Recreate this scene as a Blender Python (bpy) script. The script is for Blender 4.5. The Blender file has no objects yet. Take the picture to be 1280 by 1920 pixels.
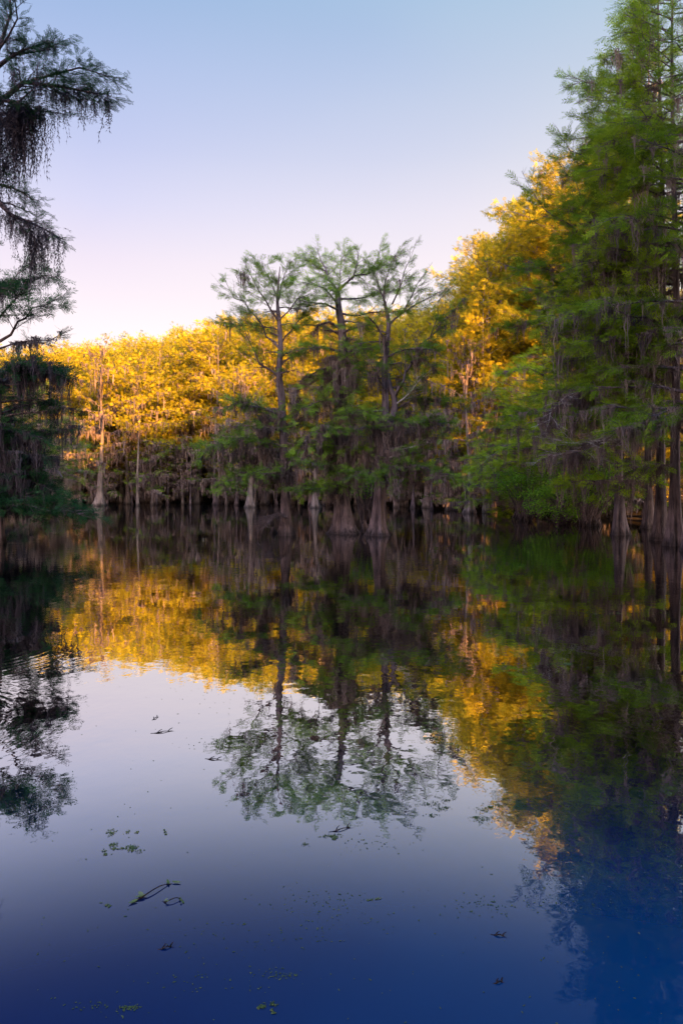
import bpy, math, random
import numpy as np
from math import radians, sin, cos, pi

sc = bpy.context.scene
col = sc.collection
FPX, HOR, CAMZ = 1387.0, 910.0, 2.5        # focal length in photo pixels, horizon row, eye height

# ------------------------------------------------------------------ camera
cam = bpy.data.cameras.new('camera')
cam.sensor_fit = 'VERTICAL'; cam.sensor_height = 36.0; cam.lens = FPX / 1920 * 36
cam.shift_y = -(960 - HOR) / 1920
cam.clip_start = 0.05; cam.clip_end = 6000
camo = bpy.data.objects.new('camera', cam); col.objects.link(camo)
camo.location = (0, 0, CAMZ); camo.rotation_euler = (radians(90), 0, 0)
sc.camera = camo

# ------------------------------------------------------------------ sky, sun, exposure
SUN_EL = 14.0
SUN_DIR = (0.5, -0.866)                    # horizontal direction towards the sun: behind, to the right
SUN_ROT = 150.0
w = bpy.data.worlds.new('World'); sc.world = w; w.use_nodes = True
nt = w.node_tree; nt.nodes.clear()
N = nt.nodes.new; L = nt.links.new
out = N('ShaderNodeOutputWorld'); bg = N('ShaderNodeBackground'); bg.inputs[1].default_value = 0.12
sky = N('ShaderNodeTexSky'); sky.sky_type = 'NISHITA'; sky.sun_disc = False
sky.sun_elevation = radians(SUN_EL); sky.sun_rotation = radians(SUN_ROT)
sky.air_density = 1.0; sky.dust_density = 1.5; sky.ozone_density = 2.0
tc = N('ShaderNodeTexCoord'); sep = N('ShaderNodeSeparateXYZ'); L(tc.outputs['Generated'], sep.inputs[0])
def ramp(tree, stops, interp='LINEAR'):
    r = tree.nodes.new('ShaderNodeValToRGB'); e = r.color_ramp.elements; r.color_ramp.interpolation = interp
    e[0].position, e[0].color = stops[0][0], tuple(stops[0][1]) + (1,)
    e[1].position, e[1].color = stops[-1][0], tuple(stops[-1][1]) + (1,)
    for p, c in stops[1:-1]:
        n = e.new(p); n.color = tuple(c) + (1,)
    return r
def srgb(r, g, b):
    f = lambda c: (c / 255) / 12.92 if c <= 10 else ((c / 255 + .055) / 1.055) ** 2.4
    return (f(r), f(g), f(b))
rl = ramp(nt, [(0.0, srgb(255, 234, 220)), (0.19, srgb(249, 228, 228)), (0.28, srgb(230, 213, 224)), (0.345, srgb(208, 203, 226)), (0.403, srgb(188, 191, 222)),
               (0.48, srgb(166, 180, 217)), (0.55, srgb(140, 166, 208)), (0.7, srgb(96, 138, 205)), (1.0, srgb(70, 110, 185))])
rr = ramp(nt, [(0.0, srgb(255, 244, 224)), (0.17, srgb(255, 245, 228)), (0.28, srgb(245, 231, 228)), (0.345, srgb(232, 222, 224)), (0.403, srgb(212, 211, 219)),
               (0.48, srgb(190, 200, 214)), (0.55, srgb(172, 194, 212)), (0.7, srgb(120, 160, 205)), (1.0, srgb(75, 115, 185))])
L(sep.outputs[2], rl.inputs[0]); L(sep.outputs[2], rr.inputs[0])
mr = N('ShaderNodeMapRange'); mr.inputs[1].default_value = -0.35; mr.inputs[2].default_value = 0.42; sn_ = N('ShaderNodeTexNoise'); sn_.inputs['Scale'].default_value = 2.2; sn_.inputs['Detail'].default_value = 2; sm_ = N('ShaderNodeMapping'); sm_.inputs['Scale'].default_value = (1, 1, 2.2); L(tc.outputs['Generated'], sm_.inputs[0]); L(sm_.outputs[0], sn_.inputs['Vector'])
sa_ = N('ShaderNodeMath'); sa_.operation = 'MULTIPLY_ADD'; sa_.inputs[1].default_value = 0.55; L(sn_.outputs[0], sa_.inputs[0])
sb_ = N('ShaderNodeMath'); sb_.operation = 'SUBTRACT'; sb_.inputs[1].default_value = 0.27; L(sep.outputs[0], sb_.inputs[0]); L(sb_.outputs[0], sa_.inputs[2]); L(sa_.outputs[0], mr.inputs[0])
mx = N('ShaderNodeMix'); mx.data_type = 'RGBA'; L(mr.outputs[0], mx.inputs[0]); L(rl.outputs[0], mx.inputs[6]); L(rr.outputs[0], mx.inputs[7])
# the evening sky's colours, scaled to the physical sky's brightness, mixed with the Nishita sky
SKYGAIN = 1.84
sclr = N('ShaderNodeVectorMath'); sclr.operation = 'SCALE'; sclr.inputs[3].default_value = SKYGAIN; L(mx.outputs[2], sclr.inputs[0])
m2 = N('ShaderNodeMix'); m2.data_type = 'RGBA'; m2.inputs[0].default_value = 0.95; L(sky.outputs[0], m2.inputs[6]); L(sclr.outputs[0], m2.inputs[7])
# the sky's sunward glow, boosted there and overhead as added fill for shaded trees
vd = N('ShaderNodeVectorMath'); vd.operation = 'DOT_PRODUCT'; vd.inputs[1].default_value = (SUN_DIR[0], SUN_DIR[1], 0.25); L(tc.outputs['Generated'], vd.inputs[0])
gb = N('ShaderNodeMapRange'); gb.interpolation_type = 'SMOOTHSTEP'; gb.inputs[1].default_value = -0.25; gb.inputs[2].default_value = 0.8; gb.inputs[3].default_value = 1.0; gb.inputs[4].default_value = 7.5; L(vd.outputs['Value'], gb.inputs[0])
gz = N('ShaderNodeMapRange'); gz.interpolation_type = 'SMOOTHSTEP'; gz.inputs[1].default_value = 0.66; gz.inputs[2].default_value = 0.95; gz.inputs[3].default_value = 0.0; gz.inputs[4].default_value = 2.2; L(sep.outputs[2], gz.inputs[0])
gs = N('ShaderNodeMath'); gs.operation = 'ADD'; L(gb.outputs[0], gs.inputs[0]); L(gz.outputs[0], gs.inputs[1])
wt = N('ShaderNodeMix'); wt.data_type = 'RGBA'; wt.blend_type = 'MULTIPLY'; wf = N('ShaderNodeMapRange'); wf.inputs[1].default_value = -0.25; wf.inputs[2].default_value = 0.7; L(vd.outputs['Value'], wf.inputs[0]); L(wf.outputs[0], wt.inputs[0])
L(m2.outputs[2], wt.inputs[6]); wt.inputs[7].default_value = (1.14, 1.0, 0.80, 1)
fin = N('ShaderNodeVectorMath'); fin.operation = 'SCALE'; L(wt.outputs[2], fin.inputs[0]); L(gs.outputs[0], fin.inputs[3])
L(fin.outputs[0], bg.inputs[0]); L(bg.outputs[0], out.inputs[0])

sl = bpy.data.lights.new('sun', 'SUN'); sl.energy = 5.0; sl.angle = radians(0.6); sl.color = (1.0, 0.485, 0.11)
so = bpy.data.objects.new('sun', sl); col.objects.link(so)
from mathutils import Vector
sd = Vector((SUN_DIR[0] * cos(radians(SUN_EL)), SUN_DIR[1] * cos(radians(SUN_EL)), sin(radians(SUN_EL))))
so.rotation_euler = sd.to_track_quat('Z', 'Y').to_euler(); so.location = (30, -50, 40)
vs = sc.view_settings; vs.view_transform = 'Standard'; vs.look = 'None'; vs.gamma = 1; vs.exposure = 2.35
sc.cycles.max_bounces = 6; sc.cycles.diffuse_bounces = 3; sc.cycles.glossy_bounces = 3; sc.cycles.transmission_bounces = 3
sc.cycles.caustics_reflective = False; sc.cycles.caustics_refractive = False

# ------------------------------------------------------------------ materials
def newmat(name):
    m = bpy.data.materials.new(name); m.use_nodes = True; t = m.node_tree; t.nodes.clear()
    o = t.nodes.new('ShaderNodeOutputMaterial'); return m, t, o
def leaf_mat(name, c0, c1, c2, trans=0.35):
    """three leaf colours picked per spray (attribute tint) and shifted a little per tree"""
    m, t, o = newmat(name)
    at = t.nodes.new('ShaderNodeAttribute'); at.attribute_name = 'tint'
    oi = t.nodes.new('ShaderNodeObjectInfo')
    tcn = t.nodes.new('ShaderNodeTexCoord')
    nz = t.nodes.new('ShaderNodeTexNoise'); nz.inputs['Scale'].default_value = 0.55; t.links.new(tcn.outputs['Object'], nz.inputs['Vector'])
    a = t.nodes.new('ShaderNodeMath'); a.operation = 'MULTIPLY_ADD'; a.inputs[1].default_value = 0.45
    t.links.new(at.outputs['Fac'], a.inputs[0])
    b = t.nodes.new('ShaderNodeMath'); b.operation = 'MULTIPLY_ADD'; b.inputs[1].default_value = 0.5; b.inputs[2].default_value = -0.2
    t.links.new(oi.outputs['Random'], b.inputs[0])
    c = t.nodes.new('ShaderNodeMath'); c.operation = 'MULTIPLY_ADD'; c.inputs[1].default_value = 0.6; t.links.new(nz.outputs[0], c.inputs[0]); t.links.new(b.outputs[0], c.inputs[2])
    t.links.new(c.outputs[0], a.inputs[2])
    r = ramp(t, [(0.1, c0), (0.5, c1), (0.95, c2)]); t.links.new(a.outputs[0], r.inputs[0])
    d = t.nodes.new('ShaderNodeBsdfDiffuse'); tr = t.nodes.new('ShaderNodeBsdfTranslucent')
    t.links.new(r.outputs[0], d.inputs[0]); t.links.new(r.outputs[0], tr.inputs[0])
    ms = t.nodes.new('ShaderNodeMixShader'); ms.inputs[0].default_value = trans
    t.links.new(d.outputs[0], ms.inputs[1]); t.links.new(tr.outputs[0], ms.inputs[2]); t.links.new(ms.outputs[0], o.inputs[0])
    return m
def bark_mat(name, c0, c1, scale=6.0, bump=0.5):
    m, t, o = newmat(name)
    tcn = t.nodes.new('ShaderNodeTexCoord'); mp = t.nodes.new('ShaderNodeMapping'); mp.inputs['Scale'].default_value = (1, 1, 0.09)
    t.links.new(tcn.outputs['Object'], mp.inputs[0])
    nz = t.nodes.new('ShaderNodeTexNoise'); nz.inputs['Scale'].default_value = scale; nz.inputs['Detail'].default_value = 6; nz.inputs['Roughness'].default_value = 0.7
    t.links.new(mp.outputs[0], nz.inputs['Vector'])
    n2 = t.nodes.new('ShaderNodeTexNoise'); n2.inputs['Scale'].default_value = 0.8; n2.inputs['Detail'].default_value = 4; t.links.new(tcn.outputs['Object'], n2.inputs['Vector'])
    ad = t.nodes.new('ShaderNodeMath'); ad.operation = 'MULTIPLY_ADD'; ad.inputs[1].default_value = 0.6; t.links.new(n2.outputs[0], ad.inputs[0])
    sb = t.nodes.new('ShaderNodeMath'); sb.operation = 'SUBTRACT'; sb.inputs[1].default_value = 0.3; t.links.new(nz.outputs[0], sb.inputs[0]); t.links.new(sb.outputs[0], ad.inputs[2])
    r = ramp(t, [(0.33, c0), (0.68, c1)]); t.links.new(ad.outputs[0], r.inputs[0])
    bp = t.nodes.new('ShaderNodeBump'); bp.inputs['Strength'].default_value = bump; bp.inputs['Distance'].default_value = 0.06; t.links.new(nz.outputs[0], bp.inputs['Height'])
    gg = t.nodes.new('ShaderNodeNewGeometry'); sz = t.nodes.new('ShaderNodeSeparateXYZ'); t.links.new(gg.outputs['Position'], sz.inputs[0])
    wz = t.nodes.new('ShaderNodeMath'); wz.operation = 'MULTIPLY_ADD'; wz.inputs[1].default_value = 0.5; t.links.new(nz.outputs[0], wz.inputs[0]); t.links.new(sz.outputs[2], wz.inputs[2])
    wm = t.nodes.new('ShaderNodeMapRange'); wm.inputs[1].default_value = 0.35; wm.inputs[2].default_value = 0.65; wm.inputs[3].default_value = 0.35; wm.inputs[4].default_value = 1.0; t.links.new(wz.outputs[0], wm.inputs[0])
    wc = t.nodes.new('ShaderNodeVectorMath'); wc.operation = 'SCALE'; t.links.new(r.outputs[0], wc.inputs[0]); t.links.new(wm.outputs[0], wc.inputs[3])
    p = t.nodes.new('ShaderNodeBsdfPrincipled'); p.inputs['Roughness'].default_value = 0.9; p.inputs['Specular IOR Level'].default_value = 0.15
    t.links.new(wc.outputs[0], p.inputs['Base Color']); t.links.new(bp.outputs[0], p.inputs['Normal']); t.links.new(p.outputs[0], o.inputs[0])
    return m
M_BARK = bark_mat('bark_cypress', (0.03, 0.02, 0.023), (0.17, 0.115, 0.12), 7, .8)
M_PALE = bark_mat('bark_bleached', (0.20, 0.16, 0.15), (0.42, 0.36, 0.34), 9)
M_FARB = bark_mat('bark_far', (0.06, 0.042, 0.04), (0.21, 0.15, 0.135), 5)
M_GREEN = leaf_mat('foliage_green', (0.05, 0.09, 0.010), (0.14, 0.215, 0.016), (0.28, 0.36, 0.022))
M_LIME = leaf_mat('foliage_bright_green', (0.08, 0.12, 0.012), (0.20, 0.29, 0.018), (0.36, 0.43, 0.025))
M_CENT = leaf_mat('foliage_grey_green', (0.07, 0.11, 0.018), (0.15, 0.235, 0.026), (0.26, 0.37, 0.04))
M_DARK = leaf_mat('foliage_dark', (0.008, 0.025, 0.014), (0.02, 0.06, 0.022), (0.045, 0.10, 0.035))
M_GOLD = leaf_mat('foliage_golden', (0.09, 0.125, 0.012), (0.30, 0.238, 0.015), (0.50, 0.36, 0.018))
M_UND = leaf_mat('foliage_understorey', (0.035, 0.05, 0.014), (0.075, 0.11, 0.02), (0.15, 0.20, 0.028))
M_SHRUB = leaf_mat('foliage_shrub', (0.08, 0.15, 0.015), (0.17, 0.33, 0.03), (0.30, 0.46, 0.05))
M_MOSS = leaf_mat('spanish_moss', (0.08, 0.056, 0.06), (0.175, 0.12, 0.118), (0.29, 0.21, 0.185), 0.2)
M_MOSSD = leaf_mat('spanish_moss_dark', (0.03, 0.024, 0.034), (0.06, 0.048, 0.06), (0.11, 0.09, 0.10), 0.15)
M_BLEAF = leaf_mat('foliage_bank', (0.02, 0.05, 0.015), (0.05, 0.10, 0.02), (0.08, 0.14, 0.03), 0.15)

# water: still swamp water
def water_mat():
    m, t, o = newmat('water')
    g = t.nodes.new('ShaderNodeNewGeometry')
    lw = t.nodes.new('ShaderNodeLayerWeight'); lw.inputs[0].default_value = 0.5
    r = ramp(t, [(0.0, (0.02,) * 3), (0.40, (0.03,) * 3), (0.47, (0.035,) * 3), (0.53, (0.18,) * 3), (0.59, (0.50,) * 3), (0.66, (0.84,) * 3), (0.76, (0.93,) * 3), (1.0, (0.80,) * 3)], 'B_SPLINE')
    t.links.new(lw.outputs['Facing'], r.inputs[0])
    nA = t.nodes.new('ShaderNodeMapping'); nA.inputs['Scale'].default_value = (1.0, 0.8, 1); t.links.new(g.outputs['Position'], nA.inputs[0])
    n1 = t.nodes.new('ShaderNodeTexNoise'); n1.inputs['Scale'].default_value = 1.6; n1.inputs['Detail'].default_value = 3; t.links.new(nA.outputs[0], n1.inputs['Vector'])
    n2 = t.nodes.new('ShaderNodeTexNoise'); n2.inputs['Scale'].default_value = 7.0; n2.inputs['Detail'].default_value = 2; t.links.new(nA.outputs[0], n2.inputs['Vector'])
    mm = t.nodes.new('ShaderNodeMath'); mm.operation = 'MULTIPLY_ADD'; mm.inputs[1].default_value = 0.16; t.links.new(n2.outputs[0], mm.inputs[0]); t.links.new(n1.outputs[0], mm.inputs[2])
    # two rings of small ripples by the left bank
    acc = mm
    for (cx, cy, rad, wl) in ((-6.4, 11.4, 3.6, 0.16), (-4.9, 7.5, 2.4, 0.11)):
        dv = t.nodes.new('ShaderNodeVectorMath'); dv.operation = 'DISTANCE'; dv.inputs[1].default_value = (cx, cy, 0); t.links.new(g.outputs['Position'], dv.inputs[0])
        sn = t.nodes.new('ShaderNodeMath'); sn.operation = 'MULTIPLY'; sn.inputs[1].default_value = 2 * pi / wl; t.links.new(dv.outputs['Value'], sn.inputs[0])
        s2 = t.nodes.new('ShaderNodeMath'); s2.operation = 'SINE'; t.links.new(sn.outputs[0], s2.inputs[0])
        fo = t.nodes.new('ShaderNodeMapRange'); fo.inputs[1].default_value = 0.3; fo.inputs[2].default_value = rad; fo.inputs[3].default_value = 0.10; fo.inputs[4].default_value = 0.0
        t.links.new(dv.outputs['Value'], fo.inputs[0])
        pr = t.nodes.new('ShaderNodeMath'); pr.operation = 'MULTIPLY_ADD'; t.links.new(s2.outputs[0], pr.inputs[0]); t.links.new(fo.outputs[0], pr.inputs[1]); t.links.new(acc.outputs[0], pr.inputs[2])
        acc = pr
    bz = t.nodes.new('ShaderNodeTexNoise'); bz.inputs['Scale'].default_value = 0.16; bz.inputs['Detail'].default_value = 3; t.links.new(nA.outputs[0], bz.inputs['Vector'])
    bm_ = t.nodes.new('ShaderNodeMapRange'); bm_.inputs[1].default_value = 0.42; bm_.inputs[2].default_value = 0.68; bm_.inputs[3].default_value = 0.0022; bm_.inputs[4].default_value = 0.0075; t.links.new(bz.outputs[0], bm_.inputs[0])
    bp = t.nodes.new('ShaderNodeBump'); bp.inputs['Strength'].default_value = 1.0; t.links.new(bm_.outputs[0], bp.inputs['Distance']); t.links.new(acc.outputs[0], bp.inputs['Height'])
    gl = t.nodes.new('ShaderNodeBsdfGlossy'); gl.inputs['Roughness'].default_value = 0.003; t.links.new(bp.outputs[0], gl.inputs['Normal'])
    # water body: black far out, blue near, light leak's teal painted in at right
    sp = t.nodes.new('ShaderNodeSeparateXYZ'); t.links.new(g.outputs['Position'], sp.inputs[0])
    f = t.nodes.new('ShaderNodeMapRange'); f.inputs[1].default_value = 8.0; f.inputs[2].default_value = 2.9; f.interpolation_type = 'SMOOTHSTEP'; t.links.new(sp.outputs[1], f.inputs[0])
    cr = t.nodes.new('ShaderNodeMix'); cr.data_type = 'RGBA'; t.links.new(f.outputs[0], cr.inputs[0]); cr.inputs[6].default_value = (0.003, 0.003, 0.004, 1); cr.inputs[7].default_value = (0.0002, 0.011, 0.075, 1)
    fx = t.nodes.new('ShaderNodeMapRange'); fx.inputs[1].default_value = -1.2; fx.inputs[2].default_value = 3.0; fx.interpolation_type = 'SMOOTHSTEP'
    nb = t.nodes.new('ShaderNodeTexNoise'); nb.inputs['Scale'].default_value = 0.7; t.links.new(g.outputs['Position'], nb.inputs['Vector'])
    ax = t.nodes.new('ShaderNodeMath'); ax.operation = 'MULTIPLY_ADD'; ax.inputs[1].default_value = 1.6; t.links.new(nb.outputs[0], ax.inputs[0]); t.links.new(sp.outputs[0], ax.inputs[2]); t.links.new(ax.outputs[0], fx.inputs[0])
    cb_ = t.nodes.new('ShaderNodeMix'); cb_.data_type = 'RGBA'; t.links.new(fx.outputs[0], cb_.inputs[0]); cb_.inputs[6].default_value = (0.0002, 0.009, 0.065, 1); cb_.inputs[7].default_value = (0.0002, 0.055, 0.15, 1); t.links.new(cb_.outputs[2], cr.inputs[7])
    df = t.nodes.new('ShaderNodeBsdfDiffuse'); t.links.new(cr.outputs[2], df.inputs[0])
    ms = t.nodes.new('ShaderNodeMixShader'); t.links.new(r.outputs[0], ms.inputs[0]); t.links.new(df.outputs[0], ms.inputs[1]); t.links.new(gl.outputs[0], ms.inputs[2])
    t.links.new(ms.outputs[0], o.inputs[0]); return m
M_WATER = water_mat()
def soil_mat():
    m, t, o = newmat('leaf_litter')
    g = t.nodes.new('ShaderNodeNewGeometry'); n = t.nodes.new('ShaderNodeTexNoise'); n.inputs['Scale'].default_value = 1.2; n.inputs['Detail'].default_value = 8
    t.links.new(g.outputs['Position'], n.inputs['Vector'])
    r = ramp(t, [(0.3, (0.012, 0.009, 0.008)), (0.7, (0.07, 0.05, 0.03))]); t.links.new(n.outputs[0], r.inputs[0])
    d = t.nodes.new('ShaderNodeBsdfDiffuse'); t.links.new(r.outputs[0], d.inputs[0]); t.links.new(d.outputs[0], o.inputs[0]); return m
M_SOIL = soil_mat()

# ------------------------------------------------------------------ mesh building
class MB:
    def __init__(s): s.V = []; s.T = []; s.Q = []; s.A = []; s.n = 0
    def add(s, V, F, tint=None):
        V = np.asarray(V, dtype=np.float64).reshape(-1, 3); F = np.asarray(F, dtype=np.int64)
        if not len(V): return
        (s.T if F.shape[1] == 3 else s.Q).append(F + s.n); s.V.append(V)
        s.A.append(np.full(len(V), 0.5) if tint is None else np.broadcast_to(np.asarray(tint, float), (len(V),)))
        s.n += len(V)
    def build(s, name, mat, parent=None, smooth=True):
        me = bpy.data.meshes.new(name)
        V = np.concatenate(s.V) if s.V else np.zeros((0, 3))
        if parent is not None: V = V - np.array(parent.location)[None]
        T = np.concatenate(s.T) if s.T else np.zeros((0, 3), int); Q = np.concatenate(s.Q) if s.Q else np.zeros((0, 4), int)
        me.vertices.add(len(V)); me.vertices.foreach_set('co', V.astype(np.float32).ravel())
        me.loops.add(T.size + Q.size); me.loops.foreach_set('vertex_index', np.concatenate([T.ravel(), Q.ravel()]).astype(np.int32))
        me.polygons.add(len(T) + len(Q))
        me.polygons.foreach_set('loop_start', np.concatenate([np.arange(len(T)) * 3, T.size + np.arange(len(Q)) * 4]).astype(np.int32))
        me.update(calc_edges=True)
        if smooth: me.polygons.foreach_set('use_smooth', np.ones(len(T) + len(Q), dtype=bool))
        at = me.attributes.new('tint', 'FLOAT', 'POINT'); at.data.foreach_set('value', np.concatenate(s.A).astype(np.float32))
        me.materials.append(mat)
        o = bpy.data.objects.new(name, me); col.objects.link(o); o.parent = parent
        return o

def norm(a): return a / (np.linalg.norm(a, axis=-1, keepdims=True) + 1e-9)
def tube(mb, P, R, ns=6, tint=None, flute=None):
    P = np.asarray(P, float); R = np.asarray(R, float); n = len(P)
    T = norm(np.gradient(P, axis=0))
    ref = np.array([0, 0, 1.0]) if abs(T[:, 2]).mean() < 0.8 else np.array([1.0, 0, 0])
    U = norm(np.cross(T, ref)); W = np.cross(T, U)
    a = np.arange(ns) * 2 * pi / ns
    rr = R[:, None] * np.ones(ns)[None]
    if flute is not None: rr = rr * flute(np.linspace(0, 1, n)[:, None], a[None, :], P)
    V = P[:, None, :] + rr[..., None] * (np.cos(a)[None, :, None] * U[:, None, :] + np.sin(a)[None, :, None] * W[:, None, :])
    i = np.arange(n - 1)[:, None] * ns; j = np.arange(ns)[None]; k = (j + 1) % ns
    F = np.stack([i + j, i + k, i + ns + k, i + ns + j], -1).reshape(-1, 4)
    mb.add(V.reshape(-1, 3), F, tint)
def instance(mb, TV, TF, pos, X, Z, scale, tint=None):
    """copy a template (points along +X, up +Z) onto many frames"""
    pos = np.asarray(pos, float); X = norm(np.asarray(X, float)); Z = np.asarray(Z, float)
    if not len(pos): return
    Y = norm(np.cross(Z, X)); Z = np.cross(X, Y)
    S = np.asarray(scale, float)
    if S.ndim == 1: S = np.repeat(S[:, None], 3, 1)
    Vs = TV[None] * S[:, None, :]
    V = pos[:, None] + Vs[..., 0:1] * X[:, None] + Vs[..., 1:2] * Y[:, None] + Vs[..., 2:3] * Z[:, None]
    n, v = len(pos), len(TV)
    F = (TF[None] + (np.arange(n) * v)[:, None, None]).reshape(-1, TF.shape[1])
    tt = np.repeat(np.full(n, .5) if tint is None else tint, v)
    mb.add(V.reshape(-1, 3), F, tt)
def catmull(P, k=4):
    P = np.asarray(P, float); Q = np.vstack([2 * P[0] - P[1], P, 2 * P[-1] - P[-2]]); outp = []
    for i in range(1, len(Q) - 2):
        for t in np.arange(k) / k:
            a, b, c, d = Q[i - 1], Q[i], Q[i + 1], Q[i + 2]
            outp.append(0.5 * (2 * b + (c - a) * t + (2 * a - 5 * b + 4 * c - d) * t * t + (3 * b - a - 3 * c + d) * t ** 3))
    outp.append(P[-1]); return np.array(outp)

# ---- templates: a feathery cypress spray, a moss tuft, a twig, a broad leaf
def spray_template(n, ln, wd, seed, droop=0.12):
    rs = np.random.RandomState(seed); V = []; F = []
    V += [(0, -wd * .25, 0), (0, wd * .25, 0), (1, 0, -droop)]; F.append((0, 1, 2))
    for i in range(n):
        x = 0.08 + 0.88 * i / n; z = -droop * x * x; l = ln * (1 - 0.65 * abs(x - .35)) * rs.uniform(.75, 1.2)
        for sgn in (-1, 1):
            an = rs.uniform(0.75, 1.15) * sgn; dx, dy = cos(an), sin(an); px, py = -dy, dx; dz = rs.uniform(-.22, .14) * l
            m = .5; b = len(V)
            V += [(x, 0, z), (x + dx * l * m + px * wd / 2, dy * l * m + py * wd / 2, z + dz * .4), (x + dx * l, dy * l, z + dz), (x + dx * l * m - px * wd / 2, dy * l * m - py * wd / 2, z + dz * .4)]
            F += [(b, b + 1, b + 2), (b, b + 2, b + 3)]
    return np.array(V), np.array(F)
SPR = [spray_template(6, 0.46, 0.06, s) for s in range(4)]
SPL = [spray_template(5, 0.55, 0.05, s + 60) for s in range(4)]
SPF = [spray_template(4, 0.55, 0.13, s + 20) for s in range(4)]
SPN = [spray_template(11, 0.30, 0.045, s + 40) for s in range(3)]
def moss_template(n, w, seed, r=0.16, seg=5):
    rs = np.random.RandomState(seed); V = []; F = []
    for i in range(n):
        a = rs.uniform(0, 2 * pi); rr = r * rs.uniform(0, 1) ** .7; x0, y0 = rr * cos(a), rr * sin(a)
        l = rs.uniform(.12, 1.0) ** 1.3 * (1 - .65 * rr / r); o = rs.uniform(0, pi); wx, wy = cos(o) * w / 2, sin(o) * w / 2; b = len(V)
        for k in range(seg + 1):
            t = k / seg; x = x0 * (1 - .5 * t) + rs.normal(0, .014); y = y0 * (1 - .5 * t) + rs.normal(0, .014)
            ww = (1 - t) ** .6 * rs.uniform(.35, 1.7) + .04
            V += [(x - wx * ww, y - wy * ww, -l * t + .03), (x + wx * ww, y + wy * ww, -l * t + .03)]
            if k < seg: F.append((b + 2 * k, b + 2 * k + 1, b + 2 * k + 3, b + 2 * k + 2))
    return np.array(V), np.array(F)
MOS = [moss_template(24, 0.021, s, .2, 9) for s in range(7)]
MOF = [moss_template(6, 0.085, s + 9, 0.22, 3) for s in range(3)]
def fringe_template(n, seed):
    rs = np.random.RandomState(seed); V = []; F = []
    for i in range(n):
        x, y = rs.normal(0, .10, 2); l = rs.uniform(.3, 1.0); seg = 12; o = rs.uniform(0, pi)
        for k in range(seg):
            t0 = k / seg; z0, z1 = -l * t0, -l * (t0 + 1.15 / seg); x1, y1 = x + rs.normal(0, .016), y + rs.normal(0, .016); b = len(V); hw = .011 * (1 - .6 * t0)
            V += [(x - hw * cos(o), y - hw * sin(o), z0), (x + hw * cos(o), y + hw * sin(o), z0), (x1, y1, z1)]; F.append((b, b + 1, b + 2))
            for q in range(2):
                a = rs.uniform(0, 2 * pi); bl = rs.uniform(.03, .075) * (1 - .5 * t0); b = len(V)
                V += [(x, y, z0), (x, y, z0 - .016), (x + bl * cos(a), y + bl * sin(a), z0 - .05)]; F.append((b, b + 1, b + 2))
            x, y = x1, y1
    return np.array(V), np.array(F)
MON = [fringe_template(7, s + 5) for s in range(4)]
def tri_twig():
    a = np.arange(3) * 2 * pi / 3
    V = [(0, cos(x), sin(x)) for x in a] + [(.5, cos(x) * .65, sin(x) * .65) for x in a] + [(1, cos(x) * .25, sin(x) * .25) for x in a]
    F = [(i + 3 * k, (i + 1) % 3 + 3 * k, (i + 1) % 3 + 3 * k + 3, i + 3 * k + 3) for k in range(2) for i in range(3)]
    return np.array(V), np.array(F)
TWG = tri_twig()
LEAF = (np.array([(0, 0, 0), (.35, .24, .05), (.75, .17, .04), (1, 0, -.05), (.75, -.17, .04), (.35, -.24, .05), (.5, 0, -.03)]),
        np.array([(0, 6, 1), (1, 6, 2), (2, 6, 3), (3, 6, 4), (4, 6, 5), (5, 6, 0)]))

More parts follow.
